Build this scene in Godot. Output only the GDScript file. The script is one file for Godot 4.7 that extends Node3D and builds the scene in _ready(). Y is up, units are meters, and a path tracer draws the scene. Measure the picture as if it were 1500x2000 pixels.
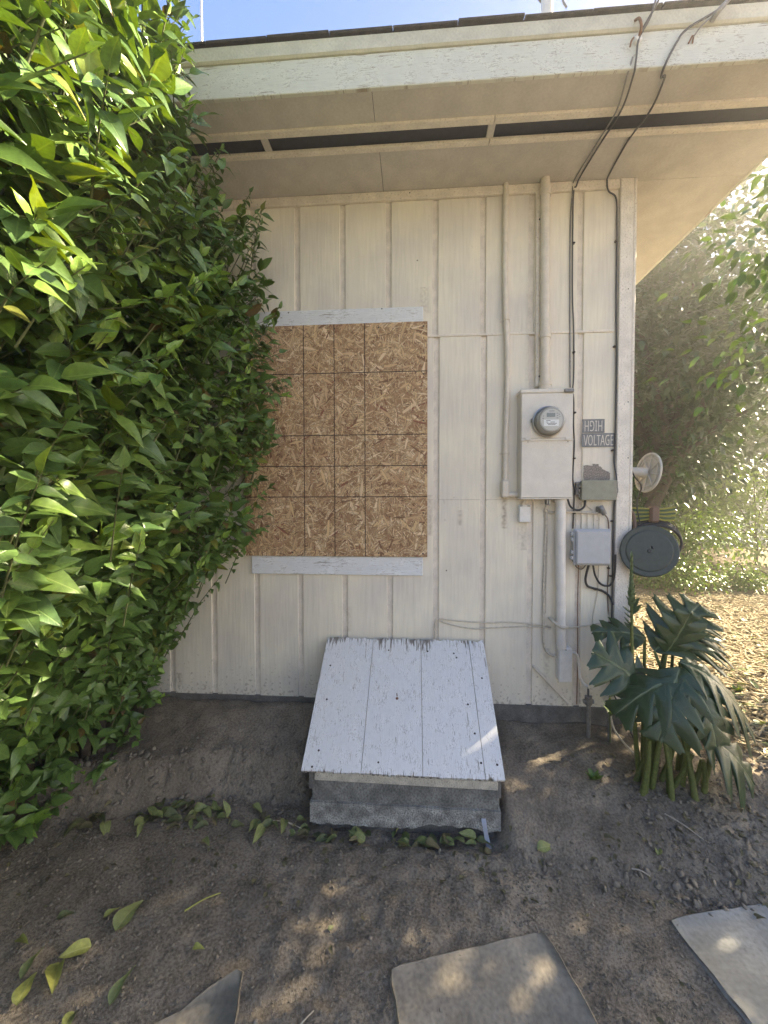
extends Node3D
# A boarded-up window, a meter cabinet and a cellar hatch on the shaded side of a house.
# Metres; y = 0 is the trodden yard in front, the wall face is the plane z = 0.

const SOFFIT := 3.68
const EAVE_Z := 0.68
var rng := RandomNumberGenerator.new()
var taken := {}
var M := {}
var SUN := Vector3(0.782, 0.520, -0.335).normalized()


func _ready() -> void:
	rng.seed = 20240611
	# --- camera, sky, sun, exposure
	var cam := Camera3D.new()
	cam.name = "camera"
	cam.fov = 102.68
	cam.near = 0.05
	cam.far = 600.0
	cam.position = Vector3(0, 1.68, 2.7126)
	cam.rotation = Vector3(deg_to_rad(-1.571), deg_to_rad(4.164), 0)
	add_child(cam)
	cam.current = true
	var env := Environment.new()
	env.background_mode = Environment.BG_SKY
	var sky_mat := ProceduralSkyMaterial.new()
	sky_mat.sky_top_color = lin(0.0185, 0.052, 0.138)
	sky_mat.sky_horizon_color = lin(0.41, 0.465, 0.51)
	sky_mat.sky_curve = 0.22
	sky_mat.ground_bottom_color = lin(0.10, 0.09, 0.07)
	sky_mat.ground_horizon_color = lin(0.30, 0.30, 0.28)
	sky_mat.sun_angle_max = 12.0
	var sky := Sky.new()
	sky.sky_material = sky_mat
	env.sky = sky
	env.tonemap_mode = Environment.TONE_MAPPER_LINEAR
	env.tonemap_exposure = 7.0
	# thin sunlit air that brightens towards the sun
	env.volumetric_fog_enabled = true
	env.volumetric_fog_density = 0.0140
	env.volumetric_fog_albedo = Color(1.0, 0.98, 0.95)
	env.volumetric_fog_anisotropy = 0.70
	env.sdfgi_enabled = true
	env.ssao_enabled = true
	env.ssil_enabled = true
	var we := WorldEnvironment.new()
	we.name = "environment"
	we.environment = env
	add_child(we)
	var sun := DirectionalLight3D.new()
	sun.name = "sun"
	sun.light_energy = 1.6
	sun.light_color = Color(1.0, 0.93, 0.80)
	sun.light_angular_distance = 0.5
	sun.shadow_enabled = true
	add_child(sun)
	sun.look_at_from_position(SUN * 50.0, Vector3.ZERO)
	# --- materials, then the place from large to small
	make_materials()
	make_ground()
	make_house()
	make_window_boarding()
	make_hatch()
	make_pavers()
	make_service_gear()
	make_cables()
	make_roof_things()
	make_reels()
	make_hedge()
	make_big_leaf_plant()
	make_right_yard()
	make_litter()


# ------------------------------------------------------------------ helpers
func lin(r: float, g: float, b: float) -> Color:
	return Color(r, g, b).linear_to_srgb()


func numbered(n: String) -> String:
	if not taken.has(n):
		taken[n] = 0
		return n
	taken[n] += 1
	return "%s_%03d" % [n, taken[n]]


func thing(called: String, label: String, category: String, at := Vector3.ZERO, group := "") -> Node3D:
	var o := Node3D.new()
	o.name = numbered(called)
	add_child(o)
	o.position = at
	tag(o, label, category, group)
	return o


func tag(o: Node, label: String, category: String, group := "") -> void:
	o.set_meta("label", label)
	o.set_meta("category", category)
	if group != "":
		o.set_meta("group", group)


func world_of(n: Node3D) -> Transform3D:
	var t := n.transform
	var p = n.get_parent()
	while p is Node3D and p != self:
		t = p.transform * t
		p = p.get_parent()
	return t


# one named mesh; xf is in world axes whatever the parent
func obj(called: String, mesh: Mesh, mat: Material, parent: Node3D = null, xf := Transform3D()) -> MeshInstance3D:
	var o := MeshInstance3D.new()
	o.mesh = mesh
	o.material_override = mat
	if parent == null:
		o.name = numbered(called)
		add_child(o)
		o.transform = xf
	else:
		o.name = called
		parent.add_child(o, true)
		o.transform = world_of(parent).affine_inverse() * xf
	return o


# a top-level thing made of one mesh, its origin at its base
func single(called: String, mesh: Mesh, mat: Material, label: String, category: String, group := "", xf := Transform3D()) -> MeshInstance3D:
	var o := obj(called, mesh, mat, null, xf)
	tag(o, label, category, group)
	return o


func struct(o: Node) -> Node:
	o.set_meta("kind", "structure")
	return o


func stuff(o: Node) -> Node:
	o.set_meta("kind", "stuff")
	return o


func mk(v: PackedVector3Array, idx: PackedInt32Array, n := PackedVector3Array(), uv := PackedVector2Array(), col := PackedColorArray()) -> ArrayMesh:
	var a := []
	a.resize(Mesh.ARRAY_MAX)
	a[Mesh.ARRAY_VERTEX] = v
	a[Mesh.ARRAY_INDEX] = idx
	if n.size() > 0:
		a[Mesh.ARRAY_NORMAL] = n
	if uv.size() > 0:
		a[Mesh.ARRAY_TEX_UV] = uv
	if col.size() > 0:
		a[Mesh.ARRAY_COLOR] = col
	var m := ArrayMesh.new()
	m.add_surface_from_arrays(Mesh.PRIMITIVE_TRIANGLES, a)
	return m


# smooth normals for an indexed triangle soup (clockwise front faces)
func smooth_normals(v: PackedVector3Array, idx: PackedInt32Array) -> PackedVector3Array:
	var n := PackedVector3Array()
	n.resize(v.size())
	for k in range(0, idx.size(), 3):
		var a := v[idx[k]]
		var f := (v[idx[k + 2]] - a).cross(v[idx[k + 1]] - a)
		n[idx[k]] += f
		n[idx[k + 1]] += f
		n[idx[k + 2]] += f
	for k in n.size():
		n[k] = n[k].normalized() if n[k].length_squared() > 1e-20 else Vector3.UP
	return n


# chamfered box from corner a to corner b; uv maps x,y of the box into the rectangle r
func box(a: Vector3, b: Vector3, ch := 0.003, r := Rect2(0, 0, 1, 1), axis := 2) -> ArrayMesh:
	var lo := Vector3(minf(a.x, b.x), minf(a.y, b.y), minf(a.z, b.z))
	var hi := Vector3(maxf(a.x, b.x), maxf(a.y, b.y), maxf(a.z, b.z))
	var c := (lo + hi) / 2.0
	var h := (hi - lo) / 2.0
	ch = minf(ch, minf(h.x, minf(h.y, h.z)) * 0.8)
	var v := PackedVector3Array()
	var n := PackedVector3Array()
	var uv := PackedVector2Array()
	var idx := PackedInt32Array()
	var polys := []
	for ax in 3:
		for s in [-1.0, 1.0]:
			var q := []
			for p in [[-1, -1], [1, -1], [1, 1], [-1, 1]]:
				var d := Vector3.ZERO
				d[ax] = s * h[ax]
				d[(ax + 1) % 3] = p[0] * (h[(ax + 1) % 3] - ch)
				d[(ax + 2) % 3] = p[1] * (h[(ax + 2) % 3] - ch)
				q.append(d)
			polys.append(q)
	for ax in 3:
		var i := (ax + 1) % 3
		var j := (ax + 2) % 3
		for s in [-1.0, 1.0]:
			for t in [-1.0, 1.0]:
				var q := []
				for p in [[-1, 0], [1, 0], [1, 1], [-1, 1]]:
					var d := Vector3.ZERO
					d[ax] = p[0] * (h[ax] - ch)
					d[i] = s * (h[i] - (ch if p[1] else 0.0))
					d[j] = t * (h[j] - (0.0 if p[1] else ch))
					q.append(d)
				polys.append(q)
	for sx in [-1.0, 1.0]:
		for sy in [-1.0, 1.0]:
			for sz in [-1.0, 1.0]:
				var s := Vector3(sx, sy, sz)
				polys.append([s * (h - Vector3(0, ch, ch)), s * (h - Vector3(ch, 0, ch)), s * (h - Vector3(ch, ch, 0))])
	for q in polys:
		var f: Vector3 = (q[1] - q[0]).cross(q[2] - q[0]).normalized()
		var mid: Vector3 = q[0] + q[1] + q[2]
		var flip := f.dot(mid) < 0.0
		if flip:
			f = -f
		var st := v.size()
		for p in q:
			v.append(c + p)
			n.append(f)
			var w: Vector3 = c + p
			var uu := w.x
			var vv := w.y
			if axis == 1:
				vv = w.z
			elif axis == 0:
				uu = w.z
			uv.append(Vector2((uu - r.position.x) / r.size.x, 1.0 - (vv - r.position.y) / r.size.y))
		for k in range(1, q.size() - 1):
			if flip:
				idx.append_array([st, st + k, st + k + 1])
			else:
				idx.append_array([st, st + k + 1, st + k])
	return mk(v, idx, n, uv)


# many points along a smooth curve through the given ones
func curve(p: Array, steps := 6) -> Array:
	var out := []
	for i in p.size() - 1:
		var a: Vector3 = p[maxi(i - 1, 0)]
		var b: Vector3 = p[i]
		var c: Vector3 = p[i + 1]
		var d: Vector3 = p[mini(i + 2, p.size() - 1)]
		for k in steps:
			out.append(b.cubic_interpolate(c, a, d, float(k) / steps))
	out.append(p[p.size() - 1])
	return out


# round tube along points, radius r at the start and r2 at the end, with caps
func tube(p: Array, r: float, sides := 8, r2 := -1.0) -> ArrayMesh:
	var v := PackedVector3Array()
	var n := PackedVector3Array()
	var uv := PackedVector2Array()
	var idx := PackedInt32Array()
	add_tube(v, n, uv, idx, p, r, sides, r2)
	return mk(v, idx, n, uv)


func add_tube(v: PackedVector3Array, n: PackedVector3Array, uv: PackedVector2Array, idx: PackedInt32Array, p: Array, r: float, sides: int, r2: float) -> void:
	if r2 < 0.0:
		r2 = r
	var t: Vector3 = (p[1] - p[0]).normalized()
	var side := t.cross(Vector3.UP if absf(t.y) < 0.9 else Vector3.RIGHT).normalized()
	var st := v.size()
	var run := 0.0
	for i in p.size():
		var here: Vector3 = p[i]
		if i > 0:
			run += here.distance_to(p[i - 1])
		var nt: Vector3 = (p[mini(i + 1, p.size() - 1)] - p[maxi(i - 1, 0)]).normalized()
		side = (side - nt * side.dot(nt)).normalized()
		var up := nt.cross(side)
		var rr := lerpf(r, r2, float(i) / (p.size() - 1))
		for k in sides:
			var a := TAU * k / sides
			var d := side * cos(a) + up * sin(a)
			v.append(here + d * rr)
			n.append(d)
			uv.append(Vector2(float(k) / sides, run))
	for i in p.size() - 1:
		for k in sides:
			var a := st + i * sides + k
			var b := st + i * sides + (k + 1) % sides
			idx.append_array([a, a + sides, b, b, a + sides, b + sides])
	for e in 2:
		var row := st if e == 0 else st + (p.size() - 1) * sides
		var at: Vector3 = p[0] if e == 0 else p[p.size() - 1]
		var nn: Vector3 = ((p[0] - p[1]) if e == 0 else (p[p.size() - 1] - p[p.size() - 2])).normalized()
		var base := v.size()
		v.append(at)
		n.append(nn)
		uv.append(Vector2(0.5, 0))
		for k in sides:
			v.append(v[row + k])
			n.append(nn)
			uv.append(Vector2(0.5, 0))
		for k in sides:
			var a := base + 1 + k
			var b := base + 1 + (k + 1) % sides
			if e == 0:
				idx.append_array([base, a, b])
			else:
				idx.append_array([base, b, a])


# surface of revolution about +z at c; profile of [radius, z]; flat shaded rings
func lathe(c: Vector3, prof: Array, segs := 32) -> ArrayMesh:
	var st := SurfaceTool.new()
	st.begin(Mesh.PRIMITIVE_TRIANGLES)
	for i in prof.size() - 1:
		st.set_smooth_group(i + 1)
		for k in segs:
			var a := TAU * k / segs
			var b := TAU * (k + 1) / segs
			var p := []
			for q in [[i, a], [i, b], [i + 1, b], [i + 1, a]]:
				var w: Array = prof[q[0]]
				p.append(c + Vector3(cos(q[1]) * w[0], sin(q[1]) * w[0], w[1]))
			for o in [0, 1, 2, 0, 2, 3]:
				st.set_uv(Vector2(p[o].x - c.x, p[o].y - c.y))
				st.add_vertex(p[o])
	st.generate_normals()
	return st.commit()


# flat outline extruded from z0 to z1 (convex or not), uv from x,y in r
func plate(outline: PackedVector2Array, z0: float, z1: float, r := Rect2(0, 0, 1, 1)) -> ArrayMesh:
	var st := SurfaceTool.new()
	st.begin(Mesh.PRIMITIVE_TRIANGLES)
	if Geometry2D.is_polygon_clockwise(outline):
		outline.reverse()
	var tri := Geometry2D.triangulate_polygon(outline)
	for f in 2:
		st.set_normal(Vector3(0, 0, 1 if f == 0 else -1))
		for k in range(0, tri.size(), 3):
			var o := [tri[k], tri[k + 1], tri[k + 2]]
			var cw := (outline[o[1]] - outline[o[0]]).cross(outline[o[2]] - outline[o[0]]) < 0
			if cw != (f == 0):
				o = [o[0], o[2], o[1]]
			for i in o:
				var w := outline[i]
				st.set_uv(Vector2((w.x - r.position.x) / r.size.x, 1.0 - (w.y - r.position.y) / r.size.y))
				st.add_vertex(Vector3(w.x, w.y, z1 if f == 0 else z0))
	for i in outline.size():
		var a := outline[i]
		var b := outline[(i + 1) % outline.size()]
		var d := (b - a).normalized()
		st.set_normal(Vector3(d.y, -d.x, 0))
		for q in [[a, z1], [b, z1], [b, z0], [a, z1], [b, z0], [a, z0]]:
			st.set_uv(Vector2((q[0].x - r.position.x) / r.size.x, 1.0 - (q[0].y - r.position.y) / r.size.y))
			st.add_vertex(Vector3(q[0].x, q[0].y, q[1]))
	return st.commit()


# a leaf along +y, upper face +z: length 1, half width w
func leaf_mesh(w: float, fold: float, curl: float, wave: float, twist := 0.0) -> ArrayMesh:
	var v := PackedVector3Array()
	var uv := PackedVector2Array()
	var idx := PackedInt32Array()
	var rows := 8
	for i in rows + 1:
		var t := float(i) / rows
		var ww := w * pow(maxf(sin(PI * pow(t, 0.72)), 0.0), 0.85) * (1.0 - 0.25 * t) * 1.15
		if i == 0:
			ww = w * 0.05
		for j in 3:
			var s := float(j - 1)
			var zz := fold * absf(s) * ww - curl * t * t + wave * sin(t * 9.0 + s * 1.7) * absf(s) * w * 0.5
			var x := s * ww
			var rot := twist * t
			v.append(Vector3(x * cos(rot), t, zz + x * sin(rot)))
			uv.append(Vector2(0.5 + 0.5 * s * ww / w / 1.15, t))
	for i in rows:
		for j in 2:
			var a := i * 3 + j
			idx.append_array([a, a + 3, a + 1, a + 1, a + 3, a + 4])
	return mk(v, idx, smooth_normals(v, idx), uv)


func multi(called: String, mesh: Mesh, mat: Material, xfs: Array, cols: Array, parent: Node3D) -> MultiMeshInstance3D:
	var mm := MultiMesh.new()
	mm.transform_format = MultiMesh.TRANSFORM_3D
	mm.use_colors = cols.size() > 0
	mm.mesh = mesh
	mm.instance_count = xfs.size()
	var inv := Transform3D() if parent == null else world_of(parent).affine_inverse()
	for i in xfs.size():
		mm.set_instance_transform(i, inv * xfs[i])
		if cols.size() > 0:
			mm.set_instance_color(i, cols[i])
	var o := MultiMeshInstance3D.new()
	o.multimesh = mm
	o.material_override = mat
	if parent == null:
		o.name = numbered(called)
		add_child(o)
	else:
		o.name = called
		parent.add_child(o, true)
	stuff(o)
	return o


# basis with y along d and z as near to up as it can be
func leaf_basis(d: Vector3, up: Vector3, size: float) -> Basis:
	d = d.normalized()
	var x := d.cross(up)
	if x.length_squared() < 1e-6:
		x = d.cross(Vector3(0.3, 0.2, 0.9))
	x = x.normalized()
	return Basis(x, d, x.cross(d)).scaled(Vector3.ONE * size)


# ------------------------------------------------------------------ textures
func noise(w: int, h: int, f: float, oct: int, sd: int, kind := FastNoiseLite.TYPE_SIMPLEX_SMOOTH, gw := 0, gh := 0) -> PackedByteArray:
	var nz := FastNoiseLite.new()
	nz.noise_type = kind
	nz.frequency = f
	nz.seed = sd
	nz.fractal_octaves = oct
	nz.fractal_type = FastNoiseLite.FRACTAL_FBM if oct > 1 else FastNoiseLite.FRACTAL_NONE
	if gw == 0:
		gw = w
		gh = h
	var im := nz.get_seamless_image(gw, gh)
	im.convert(Image.FORMAT_L8)
	if gw != w or gh != h:
		im.resize(w, h, Image.INTERPOLATE_CUBIC)
	return im.get_data()


func tex(data: PackedByteArray, w: int, h: int) -> ImageTexture:
	return ImageTexture.create_from_image(Image.create_from_data(w, h, false, Image.FORMAT_RGB8, data))


func grey_tex(data: PackedByteArray, w: int, h: int) -> ImageTexture:
	var im := Image.create_from_data(w, h, false, Image.FORMAT_L8, data)
	im.convert(Image.FORMAT_RGB8)
	return ImageTexture.create_from_image(im)


func bump_tex(data: PackedByteArray, w: int, h: int, k: float) -> ImageTexture:
	var im := Image.create_from_data(w, h, false, Image.FORMAT_L8, data)
	im.convert(Image.FORMAT_RGBA8)
	im.bump_map_to_normal_map(k)
	return ImageTexture.create_from_image(im)


func std(c: Color, rough := 0.7, metal := 0.0) -> StandardMaterial3D:
	var m := StandardMaterial3D.new()
	m.albedo_color = c
	m.roughness = rough
	m.metallic = metal
	return m


# colour c varied by noise: a tiling triplanar material
func mottled(c: Color, amount: float, scale: float, rough: float, bump: float, sd: int, dark := Color(0, 0, 0), spots := 0.0, f := 0.02) -> StandardMaterial3D:
	var w := 384
	var a := noise(w, w, f, 4, sd)
	var b := noise(w, w, f * 9.0, 4, sd + 1)
	var d := PackedByteArray()
	d.resize(w * w * 3)
	for i in w * w:
		var k := 1.0 + amount * ((a[i] - 128) / 128.0 * 0.6 + (b[i] - 128) / 128.0 * 0.5)
		var s := 0.0
		if spots > 0.0:
			s = clampf((spots - b[i] / 255.0) * 8.0, 0.0, 0.9) * (0.4 + 0.6 * a[i] / 255.0)
		d[i * 3] = clampi(int(255.0 * lerpf(c.r * k, dark.r, s)), 0, 255)
		d[i * 3 + 1] = clampi(int(255.0 * lerpf(c.g * k, dark.g, s)), 0, 255)
		d[i * 3 + 2] = clampi(int(255.0 * lerpf(c.b * k, dark.b, s)), 0, 255)
	var m := std(Color.WHITE, rough)
	m.albedo_texture = tex(d, w, w)
	if bump > 0.0:
		m.normal_enabled = true
		m.normal_texture = bump_tex(b, w, w, bump)
		m.normal_scale = 1.0
	m.uv1_triplanar = true
	m.uv1_world_triplanar = true
	m.uv1_scale = Vector3.ONE * scale
	return m


# painted wood that has cracked and flaked along its grain; edge(u, v) adds wear 0..1
func flaking(w: int, h: int, along_y: bool, paint: Color, wood: Color, base_thr: float, edge: Callable, sd: int, rough: float) -> StandardMaterial3D:
	var st := noise(w, h, 0.06, 4, sd, FastNoiseLite.TYPE_SIMPLEX_SMOOTH, w if along_y else maxi(w / 14, 16), maxi(h / 14, 16) if along_y else h)
	var fine := noise(w, h, 0.22, 2, sd + 1, FastNoiseLite.TYPE_SIMPLEX_SMOOTH, w if along_y else maxi(w / 20, 16), maxi(h / 20, 16) if along_y else h)
	var blot := noise(w, h, 0.012, 4, sd + 2)
	var d := PackedByteArray()
	d.resize(w * h * 3)
	var hh := PackedByteArray()
	hh.resize(w * h)
	for y in h:
		for x in w:
			var i := y * w + x
			var thr: float = base_thr - 0.5 * float(edge.call(float(x) / w, float(y) / h)) - 0.16 * (blot[i] / 255.0 - 0.5)
			var s := 0.62 * st[i] / 255.0 + 0.38 * fine[i] / 255.0
			var bare := clampf((s - thr) * 14.0, 0.0, 1.0)
			# hairline cracks follow the contours of the stretched noise, in worn patches only
			var line := 1.0 - absf(fine[i] - 128.0) / 128.0
			var line2 := 1.0 - absf(st[i] - 140.0) / 128.0
			var worn := clampf((blot[i] / 255.0 - 0.42) * 5.0, 0.0, 1.0)
			bare = maxf(bare, clampf((line - 0.955) * 26.0, 0.0, 0.75) * worn)
			bare = maxf(bare, clampf((line2 - 0.972) * 34.0, 0.0, 0.8) * (0.25 + 0.75 * worn))
			var g := fine[i] / 255.0 - 0.5
			var kp := 1.0 + 0.05 * g + 0.06 * (blot[i] / 255.0 - 0.5)
			var kw := 0.85 + 0.7 * g
			d[i * 3] = clampi(int(255.0 * lerpf(paint.r * kp, wood.r * kw, bare)), 0, 255)
			d[i * 3 + 1] = clampi(int(255.0 * lerpf(paint.g * kp, wood.g * kw, bare)), 0, 255)
			d[i * 3 + 2] = clampi(int(255.0 * lerpf(paint.b * kp, wood.b * kw, bare)), 0, 255)
			hh[i] = clampi(int(150.0 + 60.0 * g * 0.7 - 110.0 * bare), 0, 255)
	var m := std(Color.WHITE, rough)
	m.albedo_texture = tex(d, w, h)
	m.normal_enabled = true
	m.normal_texture = bump_tex(hh, w, h, 2.2)
	return m


func siding_material() -> StandardMaterial3D:
	var w := 1280
	var h := 1088
	var st := noise(w, h, 0.035, 4, 41, FastNoiseLite.TYPE_SIMPLEX_SMOOTH, w, 64)
	var fine := noise(w, h, 0.12, 3, 42, FastNoiseLite.TYPE_SIMPLEX_SMOOTH, w, 90)
	var blot := noise(w, h, 0.006, 5, 43)
	var speck := noise(w, h, 0.11, 3, 44)
	var d := PackedByteArray()
	d.resize(w * h * 3)
	var hh := PackedByteArray()
	hh.resize(w * h)
	var base := lin(0.79, 0.735, 0.645)
	var dirt := lin(0.30, 0.25, 0.19)
	# stains seen on the paint: [x, y top, y bottom, half width, strength]
	var drips := [[0.586, 1.69, 1.50, 0.014, 0.75], [0.300, 1.60, 1.52, 0.012, 0.45], [0.70, 1.53, 1.36, 0.03, 0.30], [0.107, 1.70, 1.45, 0.02, 0.30], [1.075, 0.52, 0.36, 0.02, 0.5], [1.045, 0.9, 0.36, 0.012, 0.4], [0.865, 0.70, 0.45, 0.02, 0.35], [1.245, 0.75, 0.40, 0.03, 0.35], [-0.45, 0.95, 0.8, 0.03, 0.3], [0.06, 3.05, 2.9, 0.03, 0.35], [0.735, 3.0, 2.45, 0.02, 0.2], [-1.63, 0.46, 0.40, 0.02, 0.8]]
	for y in h:
		var wy := 3.7 - 3.4 * (y + 0.5) / h
		for x in w:
			var i := y * w + x
			var wx := -2.6 + 4.0 * (x + 0.5) / w
			var g := fine[i] / 255.0 - 0.5
			var s := st[i] / 255.0 - 0.5
			var k := 1.0 + 0.04 * g + 0.03 * s + 0.10 * (blot[i] / 255.0 - 0.5)
			var e := 0.0
			var sp := speck[i] / 255.0 * 0.7 + fine[i] / 255.0 * 0.3
			# mildew specks, thick along the foot of the boards
			var thr := 0.80
			if wy < 0.85:
				thr -= 0.30 * pow((0.85 - wy) / 0.55, 1.8)
			elif wy > 1.55 and wy < 1.75 and wx > 0.08:
				thr -= 0.10
			if sp > thr:
				e = minf((sp - thr) * 4.0, 0.55)
			if absf(wy - 1.688) < 0.004 and wx > 0.09 and wx < 0.68:
				e = maxf(e, 0.35 * speck[i] / 255.0 + 0.1)
			for q in drips:
				if absf(wx - q[0]) < q[3] * 2.0 and wy < q[1] + 0.02 and wy > q[2]:
					var a: float = exp(-pow((wx - q[0]) / q[3], 2.0)) * q[4] * clampf((st[i] + speck[i]) / 255.0 - 0.55, 0.0, 1.0) * 1.6
					e = maxf(e, a)
			d[i * 3] = clampi(int(255.0 * lerpf(base.r * k, dirt.r, e)), 0, 255)
			d[i * 3 + 1] = clampi(int(255.0 * lerpf(base.g * k, dirt.g, e)), 0, 255)
			d[i * 3 + 2] = clampi(int(255.0 * lerpf(base.b * k * (1.0 - 0.04 * (blot[i] / 255.0)), dirt.b, e)), 0, 255)
			hh[i] = clampi(int(128.0 + 90.0 * g + 60.0 * s), 0, 255)
	var m := std(Color.WHITE, 0.62)
	m.albedo_texture = tex(d, w, h)
	m.normal_enabled = true
	m.normal_texture = bump_tex(hh, w, h, 1.0)
	return m


# pressed strand board: overlapping flakes, with the maker's printed nailing grid
func strand_board_material() -> StandardMaterial3D:
	var w := 880
	var h := 1104
	var d := PackedByteArray()
	d.resize(w * h * 3)
	var hh := PackedByteArray()
	hh.resize(w * h)
	for i in w * h:
		d[i * 3] = 160
		d[i * 3 + 1] = 126
		d[i * 3 + 2] = 92
		hh[i] = 90
	var r := RandomNumberGenerator.new()
	r.seed = 77
	var tones := [Color8(220, 194, 156), Color8(208, 178, 138), Color8(198, 166, 126), Color8(228, 204, 168), Color8(186, 152, 114), Color8(214, 184, 138), Color8(172, 136, 102), Color8(206, 174, 132)]
	for k in 13000:
		var big := r.randf() < 0.06
		var len := r.randf_range(12, 40) if not big else r.randf_range(50, 95)
		var wid := r.randf_range(2.0, 7.0) if not big else r.randf_range(9, 18)
		var a := r.randf() * PI
		var c: Color = tones[r.randi() % tones.size()]
		if r.randf() < 0.12:
			c = Color8(128, 92, 66) if r.randf() < 0.75 else Color8(140, 86, 66)
			wid *= 0.7
		var cx := r.randf() * w
		var cy := r.randf() * h
		var ca := cos(a)
		var sa := sin(a)
		var ex := int(absf(ca) * len / 2.0 + absf(sa) * wid / 2.0) + 1
		var ey := int(absf(sa) * len / 2.0 + absf(ca) * wid / 2.0) + 1
		var tilt := r.randf_range(-0.6, 0.6)
		var hb := r.randf_range(90, 190)
		var taper := r.randf_range(0.2, 0.8)
		for y in range(maxi(int(cy) - ey, 0), mini(int(cy) + ey + 1, h)):
			for x in range(maxi(int(cx) - ex, 0), mini(int(cx) + ex + 1, w)):
				var u := (x - cx) * ca + (y - cy) * sa
				var t := -(x - cx) * sa + (y - cy) * ca
				var lim := wid / 2.0 * (1.0 - taper * absf(u) / (len / 2.0))
				if absf(u) > len / 2.0 or absf(t) > lim:
					continue
				var i := y * w + x
				var q := 0.93 + 0.14 * fposmod(sin(floor(t * 1.3) * 12.9 + k) * 43758.5, 1.0)
				if absf(t) > lim - 1.0 and t * tilt > 0.0:
					q *= 0.66
				d[i * 3] = clampi(int(c.r8 * q), 0, 255)
				d[i * 3 + 1] = clampi(int(c.g8 * q), 0, 255)
				d[i * 3 + 2] = clampi(int(c.b8 * q), 0, 255)
				hh[i] = clampi(int(hb + t * tilt * 8.0), 0, 255)
	var ink := Color8(46, 28, 24)
	var rows := [0.3175, 0.724, 0.927, 1.130]
	var cols := [0.4064, 0.6096, 0.8128]
	for x in w:
		for q in rows:
			var c := int(q / 1.524 * h)
			for y in range(c - 2, c + 2):
				if r.randf() < 0.93:
					var i := y * w + x
					d[i * 3] = ink.r8
					d[i * 3 + 1] = ink.g8
					d[i * 3 + 2] = ink.b8
	for y in h:
		for q in cols:
			var c := int(q / 1.219 * w)
			for x in range(c - 2, c + 2):
				if r.randf() < 0.93:
					var i := y * w + x
					d[i * 3] = ink.r8
					d[i * 3 + 1] = ink.g8
					d[i * 3 + 2] = ink.b8
	var m := std(Color.WHITE, 0.75)
	m.albedo_texture = tex(d, w, h)
	m.normal_enabled = true
	m.normal_texture = bump_tex(hh, w, h, 0.7)
	return m


func dirt_material() -> StandardMaterial3D:
	var w := 1024
	var a := noise(w, w, 0.008, 5, 51)
	var b := noise(w, w, 0.06, 4, 52)
	var c := noise(w, w, 0.25, 2, 53)
	var cr := noise(w, w, 0.018, 1, 54, FastNoiseLite.TYPE_CELLULAR)
	var d := PackedByteArray()
	d.resize(w * w * 3)
	var hh := PackedByteArray()
	hh.resize(w * w)
	var r := RandomNumberGenerator.new()
	r.seed = 5
	for i in w * w:
		var k := 0.70 + 0.34 * (a[i] / 255.0) + 0.62 * (b[i] / 255.0 - 0.5) + 0.60 * (c[i] / 255.0 - 0.5)
		d[i * 3] = clampi(int(255.0 * k * 1.0), 0, 255)
		d[i * 3 + 1] = clampi(int(255.0 * k * 0.985), 0, 255)
		d[i * 3 + 2] = clampi(int(255.0 * k * 0.965), 0, 255)
		hh[i] = clampi(int(128.0 + 0.42 * (b[i] - 128) + 0.5 * (c[i] - 128)), 0, 255)
	for k in 1800:
		var x := r.randi() % w
		var y := r.randi() % w
		var rad := r.randf_range(0.8, 3.2)
		var t := r.randf_range(0.85, 1.35)
		for yy in range(-4, 5):
			for xx in range(-4, 5):
				if xx * xx + yy * yy * 1.4 <= rad * rad:
					var i := posmod(y + yy, w) * w + posmod(x + xx, w)
					for q in 3:
						d[i * 3 + q] = clampi(int(200.0 * t), 0, 255)
					hh[i] = 220
	var m := std(Color.WHITE, 0.95)
	m.albedo_texture = tex(d, w, w)
	m.normal_enabled = true
	m.normal_texture = bump_tex(hh, w, w, 4.5)
	m.normal_scale = 1.0
	m.vertex_color_use_as_albedo = true
	m.uv1_triplanar = true
	m.uv1_world_triplanar = true
	m.uv1_scale = Vector3.ONE * 0.95
	return m


func leaf_material(c: Color, rib: Color, rough: float, light: Color, tinted: bool, sd: int) -> StandardMaterial3D:
	var w := 96
	var h := 192
	var a := noise(w, h, 0.03, 3, sd)
	var d := PackedByteArray()
	d.resize(w * h * 3)
	var hh := PackedByteArray()
	hh.resize(w * h)
	for y in h:
		for x in w:
			var i := y * w + x
			var u := absf(x - w / 2.0 + 0.5) / (w / 2.0)
			var v := float(y) / h
			var vein := 0.0
			if u < 0.045:
				vein = 0.9
			else:
				var ph := fposmod((v - 0.38 * u) * 8.5, 1.0)
				if ph < 0.09 and u < 0.85:
					vein = 0.42 * (1.0 - u)
			var k := 0.90 + 0.22 * (a[i] / 255.0)
			d[i * 3] = clampi(int(255.0 * lerpf(c.r * k, rib.r, vein)), 0, 255)
			d[i * 3 + 1] = clampi(int(255.0 * lerpf(c.g * k, rib.g, vein)), 0, 255)
			d[i * 3 + 2] = clampi(int(255.0 * lerpf(c.b * k, rib.b, vein)), 0, 255)
			hh[i] = clampi(int(150.0 - 90.0 * vein + 0.15 * (a[i] - 128)), 0, 255)
	var m := std(Color.WHITE, rough)
	m.albedo_texture = tex(d, w, h)
	m.normal_enabled = true
	m.normal_texture = bump_tex(hh, w, h, 1.5)
	m.backlight_enabled = true
	m.backlight = light
	m.cull_mode = BaseMaterial3D.CULL_DISABLED
	m.vertex_color_use_as_albedo = tinted
	return m


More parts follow.
